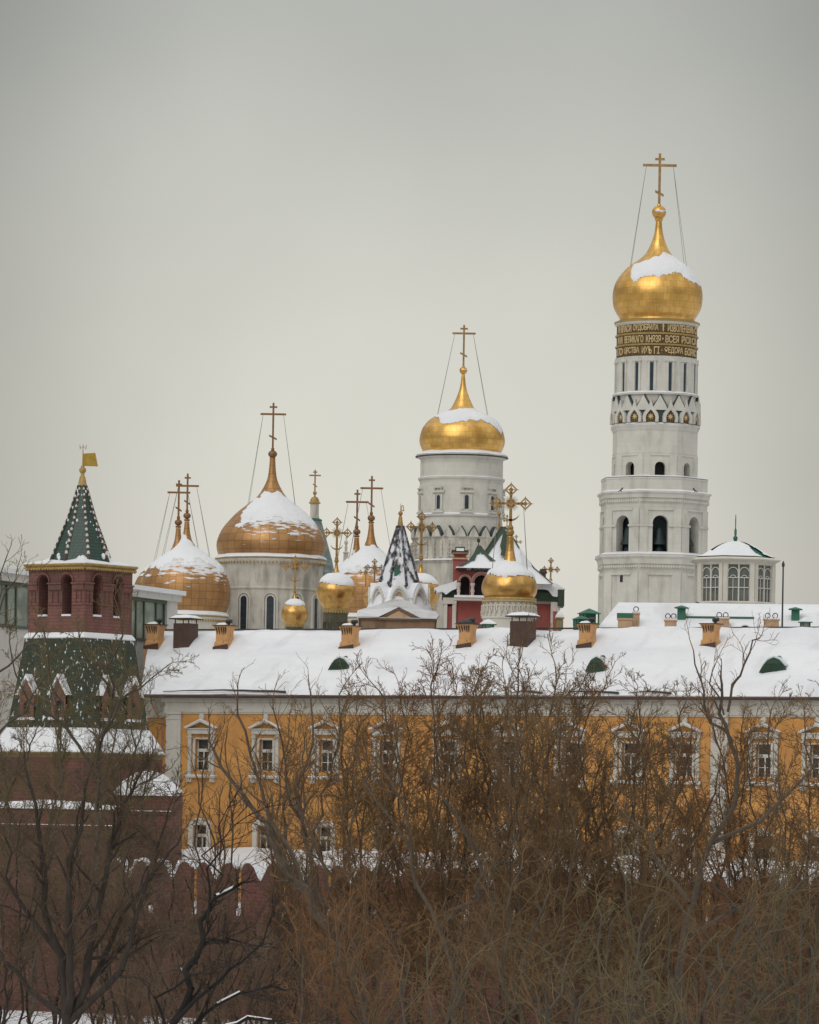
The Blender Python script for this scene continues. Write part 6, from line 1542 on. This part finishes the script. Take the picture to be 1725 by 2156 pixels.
# explicit limbs from the photograph, built at their own depth with real thickness
def hero(label, base_px, Y, limbs, seed, bm, tm, k=.9, up=.2, dens=.8, snowl=.2, clen=2.6, name='bare_tree', group=None, lvl=1):
    x0, z0 = gz(base_px[0], Y); t = Tree(seed); t.k = k; rg = t.rng
    known = []
    for pts, r0, r1 in limbs:
        dep = 0; P = []
        dr = rg.uniform(-.3, .3); snowl = snowl if snowl < 0 else False
        L0 = None
        if known:          # a limb starts on the limb nearest to its foot
            kp = min(known, key=lambda k: math.hypot(k[0]-pts[0][0], k[1]-pts[0][1]))
            P.append(kp[3]); dep = kp[2]; L0 = (kp[0], kp[1]); pts = pts[1:]
        for i, (px, py) in enumerate(pts):
            if L0 is not None: dep += dr*math.hypot(px-L0[0], py-L0[1])/F
            q = at(px, py, Y*(1+dep)); v = Vector((q.x-x0, q.y-Y*KD, q.z-z0))
            if P:
                for f in (.25, .5, .75): known.append((L0[0]+(px-L0[0])*f, L0[1]+(py-L0[1])*f, dep, Vector(P[-1]).lerp(v, f)))
            L0 = (px, py); P.append(v); known.append((px, py, dep, v))
        t.limb(P, r0, r1, lvl, dens, up, clen)
    return place_tree(t, name, (x0, Y*KD, z0), 0, label, group, bm, tm, snowl)
hero('bare tree with thick diagonal trunk forking in front of the left windows', (760, 2170), 135,
     [([(780, 2200), (735, 2030), (690, 1960), (640, 1880), (600, 1830)], .26, .2), ([(600, 1830), (560, 1740), (520, 1690), (470, 1620), (440, 1560)], .14, .05), ([(640, 1880), (610, 1780), (570, 1730), (545, 1640), (520, 1540), (500, 1480)], .12, .04),
      ([(690, 1960), (665, 1860), (640, 1760), (625, 1660), (650, 1560), (655, 1480)], .12, .04), ([(640, 1760), (600, 1660), (590, 1560), (575, 1490)], .08, .03), ([(735, 2030), (720, 1930), (680, 1830), (655, 1760), (620, 1690)], .1, .04)],
     301, bark, twig_b, .85, .22, 1.1, .1, 2.8, group=G1, lvl=2)
hero('bare tree with pale forked trunk right of the middle, limbs crossing the lower windows', (960, 2170), 140,
     [([(965, 2200), (950, 2050), (920, 1960), (880, 1870), (865, 1790), (850, 1700), (820, 1640)], .15, .05), ([(920, 1960), (1000, 1890), (1020, 1840), (985, 1760), (940, 1690), (900, 1640)], .13, .05), ([(880, 1870), (850, 1760), (790, 1680), (760, 1620)], .1, .04), ([(1000, 1890), (1060, 1800), (1100, 1720), (1120, 1640)], .1, .04)],
     302, bark, twig_b, .8, .22, .8, .1, 2.4, group=G1, lvl=2)
hero('slender tree whose single stem climbs past the white pilaster to the roof', (1570, 2150), 138,
     [([(1440, 2170), (1435, 1980), (1450, 1900), (1500, 1780), (1560, 1650), (1545, 1560), (1528, 1500), (1520, 1440)], .2, .06), ([(1545, 1560), (1500, 1520), (1480, 1460), (1462, 1400), (1452, 1345)], .08, .02), ([(1540, 1500), (1548, 1440), (1572, 1400), (1592, 1352), (1605, 1335)], .07, .02), ([(1450, 1900), (1390, 1830), (1370, 1760), (1300, 1700)], .12, .04), ([(1500, 1780), (1600, 1730), (1680, 1650), (1725, 1600)], .11, .04), ([(1435, 1980), (1520, 1930), (1620, 1880), (1725, 1870)], .1, .04), ([(1528, 1500), (1500, 1440), (1510, 1390)], .05, .02)],
     303, bark, twig_g, .66, .22, .55, .15, 1.9, group=G1, lvl=2)
hero('greenish bare tree standing in front of the red tower skirt', (215, 2150), 168,
     [([(215, 2160), (205, 1800), (205, 1590), (240, 1490), (225, 1440), (190, 1400), (170, 1350)], .2, .05), ([(205, 1590), (250, 1480), (300, 1450), (355, 1400)], .09, .03), ([(205, 1620), (150, 1540), (110, 1450), (100, 1380), (90, 1320)], .1, .03), ([(240, 1490), (235, 1400), (260, 1340), (245, 1270)], .08, .03), ([(150, 1540), (60, 1480), (30, 1420), (20, 1350)], .08, .03)],
     304, bark_g, twig_o, .95, .2, 1.0, .5, 2.4, group='bare trees in front of the red tower')
hero('thin bare tree whose branches enter from the left edge beside the tower', (-60, 2150), 160,
     [([(-70, 2160), (-60, 1700), (-40, 1500), (-20, 1350), (-5, 1240), (15, 1170)], .18, .03), ([(-20, 1350), (10, 1250), (30, 1220), (42, 1180)], .06, .02), ([(-40, 1500), (0, 1420), (40, 1380), (80, 1330)], .08, .03), ([(-60, 1620), (0, 1540), (50, 1500), (90, 1430)], .09, .03), ([(-10, 1250), (40, 1235), (70, 1215)], .04, .02)],
     305, bark_g, twig_o, .72, .15, .8, .5, 2.0, group='bare trees in front of the red tower', lvl=2)
hero('dark bare tree with trunks fanning out from the lower left', (155, 2200), 105,
     [([(150, 2260), (145, 2150), (120, 2010), (95, 1860), (75, 1740), (60, 1640)], .2, .05), ([(152, 2150), (150, 1990), (145, 1880), (165, 1750), (180, 1660)], .17, .05), ([(165, 2160), (185, 2020), (215, 1900), (240, 1780), (260, 1690), (290, 1640)], .17, .04), ([(180, 2120), (210, 2040), (270, 1920), (320, 1820), (350, 1730)], .13, .04),
      ([(215, 2160), (255, 2040), (290, 1930), (310, 1850), (360, 1790)], .14, .04), ([(145, 2150), (60, 2090), (10, 2020), (-30, 1960)], .12, .04), ([(120, 2010), (60, 1930), (20, 1840), (10, 1760)], .1, .03), ([(185, 2020), (230, 2010), (280, 1990), (340, 1960)], .07, .03)],
     306, bark_d, mat('dark_brown_twigs', (.085, .056, .034), (.13, .09, .058), .3, .95), .95, .12, 1.1, .25, 2.6, group='dark bare trees in the lower left foreground')
hero('nearest, almost black tree with snow-lined arching limbs at the bottom left', (370, 2200), 85,
     [([(330, 2290), (370, 2150), (395, 2080), (415, 2010), (430, 1940), (455, 1890), (500, 1865)], .13, .05), ([(395, 2020), (440, 1985), (490, 1975), (530, 1990)], .06, .02), ([(330, 2200), (400, 2160), (460, 2110), (540, 2080), (600, 2085)], .08, .03), ([(430, 1940), (440, 1880), (460, 1780), (480, 1700)], .045, .015), ([(370, 2150), (460, 2060), (520, 2020), (570, 1930)], .07, .02), ([(400, 2160), (500, 2150), (560, 2140), (640, 2160)], .07, .02), ([(300, 2160), (330, 2100), (390, 2060), (450, 2050)], .05, .02), ([(450, 1890), (440, 1800), (500, 1740), (560, 1700)], .03, .012)],
     307, mat('black_bark', (.010, .008, .007), (.022, .018, .015), 2.5, .95), twig_d, .8, .1, 1.1, -.05, 1.5, group='dark bare trees in the lower left foreground', lvl=2)
